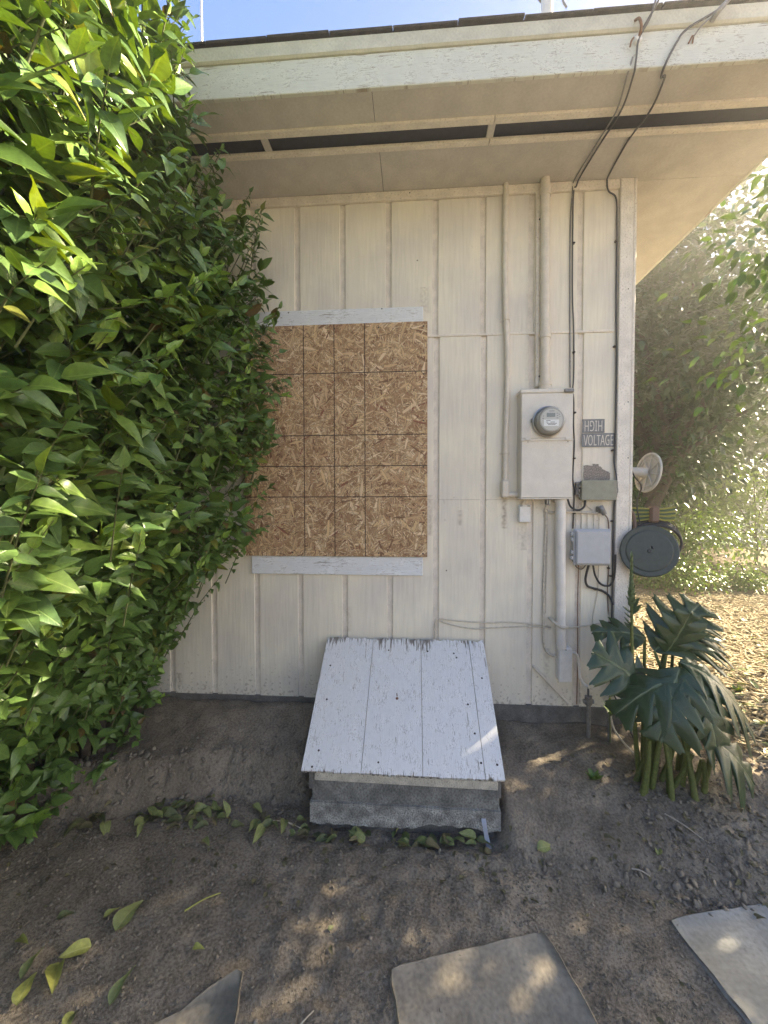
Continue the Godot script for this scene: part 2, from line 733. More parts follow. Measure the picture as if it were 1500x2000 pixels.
func make_materials() -> void:
	M.siding = siding_material()
	M.trim = mottled(lin(0.78, 0.715, 0.61), 0.10, 0.9, 0.6, 0.7, 61, lin(0.4, 0.33, 0.25), 0.22)
	M.corner = mottled(lin(0.79, 0.74, 0.66), 0.09, 1.1, 0.6, 0.8, 62, lin(0.4, 0.35, 0.28), 0.25)
	M.soffit = mottled(lin(0.58, 0.55, 0.50), 0.07, 0.8, 0.75, 0.5, 63)
	M.core = std(lin(0.25, 0.21, 0.17), 0.9)
	M.groove = mottled(lin(0.74, 0.675, 0.58), 0.10, 1.4, 0.7, 0.5, 64, lin(0.40, 0.33, 0.25), 0.2)
	M.vent = mottled(lin(0.035, 0.036, 0.042), 0.2, 3.0, 0.8, 0.5, 65)
	M.osb = strand_board_material()
	M.osb_edge = std(lin(0.34, 0.22, 0.13), 0.9)
	M.white_board = flaking(512, 96, false, lin(0.77, 0.79, 0.80), lin(0.34, 0.31, 0.27), 0.80, func(_u, _v): return 0.0, 71, 0.6)
	M.fascia = flaking(2048, 128, false, lin(0.66, 0.665, 0.59), lin(0.33, 0.28, 0.22), 0.78, func(u, v):
		var e := 0.0
		if v < 0.16:
			e = 0.34 * absf(sin(u * 31.0 + sin(u * 13.0) * 2.0)) * (1.0 - v / 0.16)
		if v > 0.9:
			e = 0.22 * (v - 0.9) / 0.1
		return e, 72, 0.7)
	M.upper_fascia = mottled(lin(0.56, 0.54, 0.44), 0.10, 1.0, 0.75, 0.4, 73, lin(0.4, 0.36, 0.27), 0.18)
	M.lid = flaking(1024, 820, true, lin(0.80, 0.795, 0.785), lin(0.30, 0.265, 0.225), 0.775, func(u, v):
		var e := 0.0
		if v < 0.2:
			e = 0.85 * pow(1.0 - v / 0.2, 1.6) * (0.74 + 0.5 * sin(u * 17.0 + 1.0) * sin(u * 7.0))
		if v > 0.965:
			e = maxf(e, 0.32 * (v - 0.965) / 0.035)
		if absf(u - 0.58) < 0.02 or absf(u - 0.865) < 0.025:
			e = maxf(e, 0.10)
		if u > 0.985 or u < 0.012:
			e = maxf(e, 0.25)
		return e, 75, 0.6)
	M.pale_wood = mottled(lin(0.52, 0.48, 0.40), 0.22, 1.5, 0.85, 0.6, 77, lin(0.2, 0.17, 0.13), 0.30)
	M.bare_wood = mottled(lin(0.46, 0.41, 0.33), 0.35, 3.0, 0.85, 1.5, 76, lin(0.13, 0.10, 0.08), 0.36, 0.05)
	M.concrete = mottled(lin(0.20, 0.195, 0.175), 0.42, 1.0, 0.92, 1.0, 81, lin(0.09, 0.085, 0.075), 0.30)
	M.pale_mortar = mottled(lin(0.27, 0.262, 0.235), 0.5, 1.3, 0.95, 1.6, 82, lin(0.11, 0.10, 0.09), 0.33)
	M.foundation = mottled(lin(0.15, 0.143, 0.13), 0.32, 1.3, 0.95, 1.2, 83, lin(0.07, 0.065, 0.06), 0.28)
	M.paver = mottled(lin(0.255, 0.222, 0.172), 0.30, 0.9, 0.93, 0.5, 84, lin(0.14, 0.125, 0.10), 0.24, 0.014)
	M.paver_grey = mottled(lin(0.27, 0.268, 0.25), 0.26, 0.9, 0.93, 0.5, 85, lin(0.16, 0.155, 0.14), 0.24, 0.014)
	M.dirt = dirt_material()
	M.shingle = mottled(lin(0.045, 0.04, 0.036), 0.5, 2.0, 0.95, 2.0, 86)
	M.beige_metal = mottled(lin(0.735, 0.69, 0.61), 0.05, 1.3, 0.42, 0.25, 91, lin(0.45, 0.36, 0.27), 0.13)
	M.beige_pipe = mottled(lin(0.72, 0.655, 0.55), 0.09, 1.8, 0.5, 0.4, 92, lin(0.35, 0.27, 0.19), 0.22)
	M.white_pipe = mottled(lin(0.76, 0.73, 0.68), 0.07, 1.6, 0.45, 0.3, 93, lin(0.3, 0.26, 0.22), 0.15)
	M.white_plastic = mottled(lin(0.77, 0.76, 0.73), 0.06, 2.0, 0.4, 0.2, 94, lin(0.4, 0.36, 0.3), 0.16)
	M.grey_plastic = mottled(lin(0.47, 0.485, 0.51), 0.05, 2.0, 0.45, 0.2, 95)
	M.olive = mottled(lin(0.30, 0.30, 0.235), 0.10, 2.2, 0.5, 0.4, 96, lin(0.2, 0.19, 0.15), 0.22)
	M.dark_plastic = std(lin(0.10, 0.10, 0.10), 0.5)
	M.black_cable = std(lin(0.035, 0.035, 0.038), 0.5)
	M.grey_cable = std(lin(0.075, 0.073, 0.072), 0.55)
	M.beige_cable = mottled(lin(0.60, 0.545, 0.45), 0.2, 5.0, 0.6, 0.2, 97, lin(0.25, 0.18, 0.12), 0.28)
	M.steel = std(lin(0.42, 0.41, 0.40), 0.35, 0.9)
	M.dull_steel = mottled(lin(0.27, 0.265, 0.255), 0.3, 4.0, 0.55, 0.6, 98, lin(0.14, 0.09, 0.06), 0.3)
	M.dull_steel.metallic = 0.6
	M.rust = mottled(lin(0.20, 0.10, 0.055), 0.5, 6.0, 0.9, 1.0, 99)
	M.nail = std(lin(0.05, 0.035, 0.03), 0.8)
	M.sign_plate = mottled(lin(0.20, 0.205, 0.21), 0.14, 5.0, 0.45, 0.3, 101)
	M.sign_text = std(lin(0.66, 0.62, 0.55), 0.6)
	M.residue = mottled(lin(0.30, 0.265, 0.235), 0.5, 5.0, 0.9, 1.5, 102, lin(0.16, 0.14, 0.12), 0.42, 0.05)
	M.meter_grey = std(lin(0.34, 0.325, 0.285), 0.6)
	M.meter_face = std(lin(0.52, 0.51, 0.46), 0.6)
	M.meter_label = std(lin(0.78, 0.79, 0.77), 0.5)
	M.lcd = std(lin(0.16, 0.18, 0.165), 0.3)
	M.ink = std(lin(0.06, 0.06, 0.06), 0.6)
	var gl := std(Color(0.95, 0.97, 0.96, 0.05), 0.05)
	gl.transparency = BaseMaterial3D.TRANSPARENCY_ALPHA
	M.glass = gl
	M.green_plastic = mottled(lin(0.058, 0.074, 0.068), 0.2, 3.0, 0.42, 0.4, 103, lin(0.12, 0.14, 0.13), 0.22)
	M.yellow_hose = std(lin(0.30, 0.29, 0.07), 0.5)
	M.green_hose = std(lin(0.07, 0.12, 0.07), 0.5)
	M.brown_hose = std(lin(0.17, 0.115, 0.085), 0.6)
	M.pale_reel = mottled(lin(0.62, 0.60, 0.55), 0.12, 3.0, 0.5, 0.3, 104)
	M.straw = std(Color.WHITE, 0.9)
	M.straw.vertex_color_use_as_albedo = true
	M.bark = mottled(lin(0.085, 0.068, 0.052), 0.5, 2.2, 0.95, 3.0, 105)
	M.twig = std(lin(0.10, 0.115, 0.045), 0.7)
	var g := lin(0.115, 0.195, 0.055)
	M.leaf_copy = leaf_material(lin(0.62, 0.78, 0.62), lin(0.9, 0.95, 0.7), 0.32, Color(0.66, 0.64, 0.17), true, 111)
	M.leaf_a = leaf_material(g, lin(0.16, 0.25, 0.09), 0.30, Color(0.66, 0.64, 0.16), false, 112)
	M.leaf_b = leaf_material(lin(0.155, 0.245, 0.052), lin(0.25, 0.34, 0.1), 0.32, Color(0.70, 0.66, 0.14), false, 113)
	M.leaf_c = leaf_material(lin(0.085, 0.155, 0.052), lin(0.15, 0.24, 0.08), 0.30, Color(0.64, 0.62, 0.17), false, 114)
	M.leaf_young = leaf_material(lin(0.25, 0.34, 0.06), lin(0.32, 0.42, 0.11), 0.36, Color(0.7, 0.68, 0.12), false, 115)
	M.big_leaf = leaf_material(lin(0.050, 0.074, 0.034), lin(0.17, 0.20, 0.11), 0.32, Color(0.3, 0.36, 0.14), false, 116)
	M.stalk = mottled(lin(0.13, 0.155, 0.045), 0.35, 5.0, 0.5, 0.5, 117, lin(0.06, 0.06, 0.025), 0.3)
	M.spike = std(lin(0.14, 0.19, 0.09), 0.6)
	M.fallen = leaf_material(lin(0.20, 0.225, 0.075), lin(0.30, 0.31, 0.14), 0.6, Color(0.35, 0.36, 0.12), false, 118)
	M.fallen_yellow = leaf_material(lin(0.34, 0.35, 0.085), lin(0.42, 0.42, 0.16), 0.55, Color(0.4, 0.4, 0.1), false, 119)
	M.fallen_brown = leaf_material(lin(0.13, 0.115, 0.055), lin(0.2, 0.17, 0.09), 0.75, Color(0.2, 0.18, 0.08), false, 120)
	M.fallen_dark = leaf_material(lin(0.10, 0.115, 0.045), lin(0.16, 0.17, 0.08), 0.65, Color(0.3, 0.3, 0.1), false, 124)
	M.strap = std(lin(0.36, 0.38, 0.44), 0.5)
	M.clod = mottled(lin(0.215, 0.185, 0.145), 0.4, 4.0, 0.95, 2.0, 121)
	M.wall_far = mottled(lin(0.66, 0.64, 0.60), 0.1, 0.5, 0.8, 0.4, 122)


# ------------------------------------------------------------------ ground
var gn := FastNoiseLite.new()


func ground_h(x: float, z: float) -> float:
	var n1 := gn.get_noise_2d(x * 60.0, z * 60.0)
	var n2 := gn.get_noise_2d(x * 260.0 + 31.0, z * 260.0)
	var n3 := gn.get_noise_2d(x * 900.0, z * 900.0 + 77.0)
	# trodden yard
	var yard := 0.010 * n1 + 0.004 * n2 + 0.0022 * n3
	# cut bank left of the hatch
	var e := 0.46 + maxf(0.0, -x - 1.1) * 0.28 + 0.045 * n1 + 0.006 * n2
	var bank_top := 0.305 - 0.10 * smoothstep(0.05, 0.45, z) + 0.016 * n1 + 0.008 * n2
	var bank := lerpf(bank_top, yard, smoothstep(e - 0.07, e + 0.10, z))
	bank += (0.010 * n2 + 0.012 * n3) * smoothstep(e - 0.1, e, z) * (1.0 - smoothstep(e, e + 0.15, z))
	# smooth slope right of the hatch
	var foot := 0.84 + maxf(0.0, x - 0.6) * 0.17
	var q := clampf(1.0 - (z - 0.02) / (foot - 0.02), 0.0, 1.0)
	var rough := 0.4 + 1.2 * smoothstep(1.0, 1.5, x)
	var slope := yard + 0.235 * pow(q, 0.85) + (0.010 * n1 + 0.007 * n2 + 0.004 * n3) * rough * minf(q * 4.0, 1.0)
	# gully at the foot of the hatch kerb
	var mid := yard - 0.040 * (1.0 - smoothstep(0.69, 0.80, z)) + 0.01 * n2
	var h := lerpf(bank, mid, smoothstep(-0.66, -0.56, x))
	h = lerpf(h, slope, smoothstep(0.40, 0.50, x))
	if z < 0.0:
		h = 0.23 + 0.012 * n1 + 0.006 * n2 if x > 1.3 else 0.15
		h += clampf((-z - 3.0) * 0.02, 0.0, 0.25)
	return h


func make_ground() -> void:
	gn.seed = 9
	gn.frequency = 0.03
	gn.fractal_octaves = 3
	var xs := []
	var zs := []
	var x := -2.4
	while x < 2.6:
		xs.append(x)
		x += 0.0125
	var st := 0.03
	while x < 260.0:
		xs.append(x)
		x += st
		st *= 1.09
	x = -2.4
	st = 0.03
	while x > -260.0:
		x -= st
		st *= 1.12
		xs.push_front(x)
	var z := 0.0
	while z < 1.9:
		zs.append(z)
		z += 0.0125
	st = 0.03
	while z < 260.0:
		zs.append(z)
		z += st
		st *= 1.12
	z = 0.0
	st = 0.02
	while z > -260.0:
		z -= st
		st = minf(st * 1.07, 40.0)
		zs.push_front(z)
	var nx := xs.size()
	var v := PackedVector3Array()
	var uv := PackedVector2Array()
	var col := PackedColorArray()
	var idx := PackedInt32Array()
	for zz in zs:
		for xx in xs:
			v.append(Vector3(xx, ground_h(xx, zz), zz))
			uv.append(Vector2(xx, zz) / 1.1)
			var p := gn.get_noise_2d(xx * 25.0 + 400.0, zz * 25.0)
			var p2 := gn.get_noise_2d(xx * 120.0, zz * 120.0 + 900.0)
			var c := Color(0.285, 0.244, 0.190)
			if xx > 1.3 and zz < 0.6:
				var t := clampf((xx - 1.3) * 2.0, 0.0, 1.0) * clampf((0.6 - zz) * 2.0, 0.0, 1.0)
				c = c.lerp(Color(0.32, 0.25, 0.16), t)
			var k := 1.0 + 0.40 * p + 0.26 * p2
			col.append(Color(c.r * k, c.g * k, c.b * k))
	for j in zs.size() - 1:
		for i in nx - 1:
			var a := j * nx + i
			idx.append_array([a, a + 1, a + nx, a + 1, a + nx + 1, a + nx])
	struct(obj("ground", mk(v, idx, smooth_normals(v, idx), uv, col), M.dirt))


# ------------------------------------------------------------------ house
func make_house() -> void:
	var hs := thing("house", "cream wooden house with board siding, wide eave and peeling fascia", "house", Vector3(0, 0.2, 0))
	var wall_uv := Rect2(-2.6, 0.3, 4.0, 3.4)
	# solid body behind the boards
	obj("wall_core", box(Vector3(-7.0, 0.34, -7.0), Vector3(1.355, 3.70, -0.012), 0.002), M.groove, hs)
	obj("foundation", box(Vector3(-7.0, -0.3, -6.98), Vector3(1.35, 0.343, 0.004), 0.004), M.foundation, hs)
	# upright boards with recessed channels between them, in two courses
	var upper := 2.757
	var w_board := 0.3035
	for k in range(-13, 4):
		var x0 := 0.155 + w_board * k
		var x1 := x0 + w_board - 0.038
		if k == 3:
			x1 = 1.2745
		obj("siding_board", box(Vector3(x0, upper, -0.020), Vector3(x1, 3.621, 0.0), 0.0014, wall_uv), M.siding, hs)
		x0 += 0.010
		x1 += 0.010 if k < 3 else 0.0
		var lowy := 0.338 + 0.004 * sin(k * 2.3)
		obj("siding_board", box(Vector3(x0, lowy, -0.020), Vector3(x1, upper - 0.012, 0.0015 * sin(k * 1.7)), 0.0014, wall_uv), M.siding, hs)
	obj("lap_flashing", box(Vector3(-3.8, upper - 0.013, -0.01), Vector3(1.2745, upper + 0.002, 0.006), 0.002), M.trim, hs)
	obj("frieze_board", box(Vector3(-7.0, 3.622, -0.01), Vector3(1.2745, 3.679, 0.018), 0.004), M.trim, hs)
	obj("corner_board", box(Vector3(1.2765, 0.325, -0.01), Vector3(1.356, 3.679, 0.020), 0.004), M.corner, hs)
	obj("corner_board", box(Vector3(1.358, 0.325, -0.08), Vector3(1.377, 3.679, 0.0175), 0.004), M.corner, hs)
	# boarded window's old trim
	obj("window_trim", box(Vector3(-1.10, 2.832, 0.0), Vector3(0.058, 2.937, 0.017), 0.003, Rect2(-1.1, 2.832, 1.16, 0.11)), M.white_board, hs)
	obj("window_trim", box(Vector3(-1.096, 1.186, 0.0), Vector3(0.060, 1.309, 0.019), 0.003, Rect2(-1.2, 1.186, 1.3, 0.125)), M.white_board, hs)
	# soffit: inner sheets, vent slot with battens, outer sheets
	var cuts := [-7.0, -5.08, -2.64, -0.2, 2.03]
	for i in cuts.size() - 1:
		var a: float = cuts[i] + 0.0015
		var b: float = cuts[i + 1] - 0.0015
		obj("soffit_panel", box(Vector3(a, SOFFIT, -0.01), Vector3(b, SOFFIT + 0.01, 0.338), 0.001), M.soffit, hs)
		obj("soffit_panel", box(Vector3(a - 0.009, SOFFIT, 0.49), Vector3(b - 0.009, SOFFIT + 0.01, 0.664), 0.001), M.soffit, hs)
	obj("soffit_panel", box(Vector3(1.38, SOFFIT, -7.0), Vector3(2.03, SOFFIT + 0.01, -0.0125), 0.001), M.soffit, hs)
	var vc := [-7.0, -2.7, -1.46, -0.834, 0.412, 2.03]
	for i in vc.size() - 1:
		obj("vent_screen", box(Vector3(vc[i] + 0.02, SOFFIT + 0.012, 0.345), Vector3(vc[i + 1] - 0.02, SOFFIT + 0.016, 0.47), 0.001), M.vent, hs)
		obj("vent_batten", box(Vector3(vc[i + 1] - 0.019, SOFFIT + 0.001, 0.35), Vector3(vc[i + 1] + 0.019, SOFFIT + 0.018, 0.466), 0.002), M.soffit, hs)
	for s in [[-7.0, 0.410], [0.414, 2.03]]:
		obj("vent_trim", box(Vector3(s[0], SOFFIT - 0.012, 0.325), Vector3(s[1], SOFFIT + 0.006, 0.362), 0.003), M.trim, hs)
		obj("vent_trim", box(Vector3(s[0] + 0.005, SOFFIT - 0.012, 0.454), Vector3(s[1] + 0.005, SOFFIT + 0.006, 0.498), 0.003), M.trim, hs)
	# fascia in two boards, front and right
	for s in [[-7.0, -2.95], [-2.948, 2.05]]:
		obj("fascia_board", box(Vector3(s[0], SOFFIT - 0.004, 0.665), Vector3(s[1], 3.838, 0.687), 0.003, Rect2(-0.3, SOFFIT, 2.6, 0.158)), M.fascia, hs)
		obj("eave_moulding", box(Vector3(s[0], 3.839, 0.66), Vector3(s[1], 3.918, 0.701), 0.008), M.upper_fascia, hs)
	obj("fascia_board", box(Vector3(2.031, SOFFIT - 0.004, -7.0), Vector3(2.052, 3.838, 0.664), 0.003, Rect2(-3, SOFFIT, 2.6, 0.158), 0), M.fascia, hs)
	obj("eave_moulding", box(Vector3(2.02, 3.839, -7.0), Vector3(2.064, 3.918, 0.659), 0.008), M.upper_fascia, hs)
	# hip roof: deck and the first courses of shingles along the front and right eaves
	var v := PackedVector3Array([Vector3(-7.2, 3.919, 0.70), Vector3(2.065, 3.919, 0.70), Vector3(2.065, 3.919, -7.6), Vector3(-7.2, 3.919, -7.6), Vector3(-3.05, 5.3, -3.45), Vector3(-2.08, 5.3, -3.45)])
	obj("roof_deck", mk(v, PackedInt32Array([0, 4, 1, 1, 4, 5, 1, 5, 2, 2, 5, 3, 3, 5, 4, 3, 4, 0, 0, 1, 2, 0, 2, 3])), M.shingle, hs)
	var tab := box(Vector3(-0.152, 0, -0.15), Vector3(0.152, 0.011, 0.0), 0.002)
	var rise := atan2(5.3 - 3.919, 4.15)
	for i in 31:
		var t := Transform3D(Basis(Vector3.RIGHT, rise), Vector3(-7.0 + 0.3065 * i + 0.0, 3.921 + 0.002 * sin(i * 2.7), 0.712 + 0.003 * sin(i * 1.9)))
		obj("shingle", tab, M.shingle, hs, t)
	for i in 12:
		var t := Transform3D(Basis(Vector3.UP, PI / 2) * Basis(Vector3.RIGHT, rise), Vector3(2.078, 3.921, 0.52 - 0.3065 * i))
		obj("shingle", tab, M.shingle, hs, t)
	# nail heads in the boards
	var head := lathe(Vector3.ZERO, [[0.0, 0.0015], [0.0035, 0.0012], [0.0045, 0.0]], 8)
	for p in [[-0.03, 3.66], [0.02, 3.24], [-0.83, 2.925], [-0.21, 2.93], [0.215, 1.22], [1.345, 1.95], [1.33, 3.0], [1.34, 2.3]]:
		obj("nail_head", head, M.nail, hs, Transform3D(Basis(), Vector3(p[0], p[1], 0.0195 if p[0] > 1.28 else (0.0185 if p[1] > 2.8 and p[0] < -0.1 and p[1] < 2.95 else (0.019 if p[1] > 3.6 else 0.001)))))


func make_window_boarding() -> void:
	var t := thing("plywood_sheet", "brown strand-board sheet with printed grid nailed over the window", "board", Vector3(-0.52, 1.313, 0.02))
	obj("sheet", box(Vector3(-1.132, 1.311, 0.0195), Vector3(0.087, 2.835, 0.031), 0.0015, Rect2(-1.132, 1.311, 1.219, 1.524)), M.osb, t, Transform3D(Basis(Vector3(0, 0, 1), 0.002), Vector3(0.004, 0.001, 0)))
	var head := lathe(Vector3.ZERO, [[0.0, 0.002], [0.004, 0.0015], [0.0055, 0.0]], 8)
	for i in 5:
		obj("screw_head", head, M.nail, t, Transform3D(Basis(), Vector3(-1.1 + 0.29 * i, 2.805, 0.031)))
		obj("screw_head", head, M.nail, t, Transform3D(Basis(), Vector3(-1.1 + 0.29 * i, 1.335, 0.031)))
	for i in 4:
		obj("screw_head", head, M.nail, t, Transform3D(Basis(), Vector3(0.062, 1.6 + 0.3 * i, 0.031)))


# ------------------------------------------------------------------ cellar hatch
func ragged(x0: float, x1: float, y_top: float, y_low: float, amp: float, n: int, sd: int) -> PackedVector2Array:
	var o := PackedVector2Array([Vector2(x0, y_top), Vector2(x1, y_top)])
	var r := RandomNumberGenerator.new()
	r.seed = sd
	var y := 0.0
	for i in n + 1:
		y = clampf(y + r.randf_range(-0.5, 0.5), -1.0, 1.0)
		o.append(Vector2(lerpf(x1, x0, float(i) / n), y_low + amp * y))
	return o


func make_hatch() -> void:
	var t := thing("cellar_hatch", "low sloping cellar hatch with peeling white plank lid on concrete kerb", "hatch", Vector3(-0.06, 0.0, 0.35))
	# the lid: a frame whose x runs across and y up the slope
	var low := Vector3(0, 0.292, 0.684)
	var high := Vector3(0, 0.763, 0.022)
	var up := (high - low).normalized()
	var len := low.distance_to(high)
	var xf := Transform3D(Basis(Vector3.RIGHT, up, Vector3.RIGHT.cross(up)), low)
	var lid := Node3D.new()
	lid.name = "lid"
	t.add_child(lid)
	lid.transform = world_of(t).affine_inverse()
	var r := Rect2(-0.577, 0.0, 1.034, len)
	var edges := [-0.573, -0.263, 0.0495, 0.3595, 0.4535]
	for i in 4:
		var a: float = edges[i]
		var b: float = edges[i + 1] - (0.0035 if i < 3 else 0.0)
		# ends of the planks are broken and weathered, so each outline is ragged
		var o := PackedVector2Array()
		var rr := RandomNumberGenerator.new()
		rr.seed = 300 + i
		var nn := maxi(int((b - a) / 0.012), 5)
		for k in nn + 1:
			o.append(Vector2(lerpf(a, b, float(k) / nn), 0.004 * rr.randf_range(-1.0, 1.0) - (0.012 if i == 3 and k == 2 else 0.0) * -1.0))
		for k in nn + 1:
			o.append(Vector2(lerpf(b, a, float(k) / nn), len - 0.006 + 0.009 * rr.randf_range(-1.0, 1.0)))
		obj("plank", plate(o, -0.008, 0.009 + 0.0012 * sin(i * 2.0), r), M.lid, lid, xf)
		if i < 3:
			# the rabbet beside each joint
			obj("plank_rabbet", box(Vector3(b - 0.001, 0.004, -0.008), Vector3(b + 0.006, len - 0.012, 0.0015), 0.0005, r), M.bare_wood, lid, xf)
	var head := lathe(Vector3.ZERO, [[0.0, 0.002], [0.0045, 0.0015], [0.006, 0.0]], 8)
	for p in [[-0.52, 0.60], [-0.505, 0.38], [-0.50, 0.10], [-0.52, 0.02], [-0.16, 0.72], [-0.18, 0.055], [0.09, 0.72], [0.27, 0.68], [0.255, 0.71], [0.31, 0.38], [0.33, 0.22], [0.345, 0.075], [0.41, 0.545], [0.425, 0.07]]:
		obj("nail_head", head, M.nail, lid, xf * Transform3D(Basis(), Vector3(p[0], p[1], 0.0095)))
	# rusty stub of the old handle
	var stub := obj("handle_stub", lathe(Vector3.ZERO, [[0.0, 0.005], [0.004, 0.004], [0.005, 0.002], [0.009, 0.001], [0.011, 0.0]], 10), M.rust, lid, xf * Transform3D(Basis(), Vector3(-0.095, 0.40, 0.009)))
	stub.set_meta("label", "rusty handle stub")
	obj("hasp_plate", box(Vector3(-0.003, 0, 0), Vector3(0.003, 0.02, 0.0015), 0.0005), M.rust, lid, xf * Transform3D(Basis(Vector3(0, 0, 1), 0.12), Vector3(-0.095, 0.412, 0.009)))
	# weathered wooden frame under the lid
	obj("front_rail", box(Vector3(-0.515, 0.222, 0.618), Vector3(0.425, 0.268, 0.652), 0.003), M.pale_wood, t, Transform3D(Basis(Vector3(0, 0, 1), -0.008), Vector3.ZERO))
	for s in [-0.53, 0.43]:
		var side := PackedVector2Array([Vector2(-0.65, 0.18), Vector2(-0.65, 0.285), Vector2(-0.03, 0.725), Vector2(-0.03, 0.18)])
		obj("side_cheek", plate(side, -0.012, 0.012), M.foundation, t, Transform3D(Basis(Vector3.UP, PI / 2), Vector3(s, 0, 0)))
	# concrete kerb, broken off along its foot, pale mortar lip below
	obj("kerb", plate(ragged(-0.522, 0.428, 0.231, 0.112, 0.007, 40, 4), 0.44, 0.645), M.concrete, t)
	obj("mortar_lip", plate(ragged(-0.535, 0.440, 0.118, 0.020, 0.016, 52, 8), 0.45, 0.663), M.pale_mortar, t)
	obj("footing", plate(ragged(-0.50, 0.41, 0.075, -0.10, 0.01, 20, 12), 0.40, 0.628), M.foundation, t)
	for s in [-0.535, 0.418]:
		obj("kerb_return", box(Vector3(s, -0.1, 0.0), Vector3(s + 0.022, 0.20, 0.62), 0.004), M.concrete, t)
	# strap hanging from the kerb
	var pts := [Vector3(0.352, 0.085, 0.668), Vector3(0.356, 0.06, 0.680), Vector3(0.366, 0.0, 0.688), Vector3(0.380, -0.045, 0.71), Vector3(0.402, -0.05, 0.748), Vector3(0.41, -0.03, 0.785)]
	var c := curve(pts, 5)
	var v := PackedVector3Array()
	var idx := PackedInt32Array()
	for i in c.size():
		var p: Vector3 = c[i]
		for s in [-1.0, 1.0]:
			v.append(p + Vector3(s * 0.011, 0.003 * s * sin(i * 0.7), 0.0))
		for s in [-1.0, 1.0]:
			v.append(p + Vector3(s * 0.011, 0.003 * s * sin(i * 0.7) - 0.001, -0.0015))
	for i in c.size() - 1:
		var a := i * 4
		idx.append_array([a, a + 1, a + 4, a + 1, a + 5, a + 4, a + 2, a + 6, a + 3, a + 3, a + 6, a + 7])
	single("strap", mk(v, idx, smooth_normals(v, idx)), M.strap, "grey webbing strap hanging from the hatch kerb to the dirt", "strap")


func make_pavers() -> void:
	var data := [
		["square tan concrete paver in the dirt in front of the hatch", PackedVector2Array([Vector2(-0.094, -1.292), Vector2(0.515, -1.118), Vector2(0.675, -1.70), Vector2(0.07, -1.88)]), "paver"],
		["grey concrete paver at the lower right corner of the yard", PackedVector2Array([Vector2(1.005, -1.041), Vector2(1.60, -0.912), Vector2(1.73, -1.51), Vector2(1.13, -1.64)]), "paver_grey"],
		["half-buried paver with a worn edge at the bottom edge, left of centre", PackedVector2Array([Vector2(-0.626, -1.330), Vector2(-0.60, -1.338), Vector2(-0.47, -1.86), Vector2(-0.98, -1.88), Vector2(-0.90, -1.60), Vector2(-0.84, -1.505), Vector2(-0.76, -1.46), Vector2(-0.70, -1.39)]), "paver"]]
	var rr := RandomNumberGenerator.new()
	rr.seed = 15
	for q in data:
		var src: PackedVector2Array = q[1]
		var o := PackedVector2Array()
		for i in src.size():
			var a := src[i]
			var b := src[(i + 1) % src.size()]
			var d := (b - a).normalized()
			var nn := maxi(int(a.distance_to(b) / 0.05), 1)
			for k in nn:
				var p := a.lerp(b, float(k) / nn)
				if k == 0 and src.size() == 4:
					var back := (src[(i + 3) % 4] - a).normalized()
					p = a + (d + back) * 0.010
				elif k > 0:
					p += Vector2(-d.y, d.x) * rr.randf_range(-0.0035, 0.0035)
				o.append(p)
		# bevelled slab: a body and a slightly smaller top in one mesh
		var c := Vector2.ZERO
		for p in o:
			c += p / o.size()
		var inner := PackedVector2Array()
		for p in o:
			inner.append(p + (c - p).normalized() * 0.007)
		var v := PackedVector3Array()
		var idx := PackedInt32Array()
		var n := o.size()
		var top := 0.014 if src.size() == 4 else 0.009
		for p in o:
			v.append(Vector3(p.x, -0.03, -p.y))
		for p in o:
			v.append(Vector3(p.x, top - 0.006, -p.y))
		for p in inner:
			v.append(Vector3(p.x, top, -p.y))
		var body := PackedVector3Array()
		for l in 2:
			for i in n:
				var j := (i + 1) % n
				idx.append_array([l * n + i, l * n + j, l * n + n + i, l * n + j, l * n + n + j, l * n + n + i])
		var st := SurfaceTool.new()
		st.begin(Mesh.PRIMITIVE_TRIANGLES)
		for i in idx:
			st.add_vertex(v[i])
		for i in Geometry2D.triangulate_polygon(inner):
			st.add_vertex(v[2 * n + i])
		st.generate_normals()
		var m := single("paver", st.commit(), M[q[2]], q[0], "paver", "concrete pavers in the yard")
		m.position.y = 0.0


# ------------------------------------------------------------------ meter, boxes, conduits
func P(a: Array, z: float) -> Array:
	var o := []
	for q in a:
		o.append(Vector3(q[0], q[1], z if q.size() < 3 else q[2]))
	return o


func strap_clip(parent: Node3D, x: float, y: float, r: float, z: float, mat: Material) -> void:
	var pts := []
	for k in 9:
		var a := PI * k / 8.0
		pts.append(Vector3(x + cos(a) * (r + 0.002), y, z + sin(a) * (r + 0.002)))
	obj("clip", tube(pts, 0.0035, 6), mat, parent)
	for s in [-1.0, 1.0]:
		obj("clip_ear", box(Vector3(x + s * r, y - 0.008, 0.001), Vector3(x + s * (r + 0.016), y + 0.008, 0.004), 0.001), mat, parent)


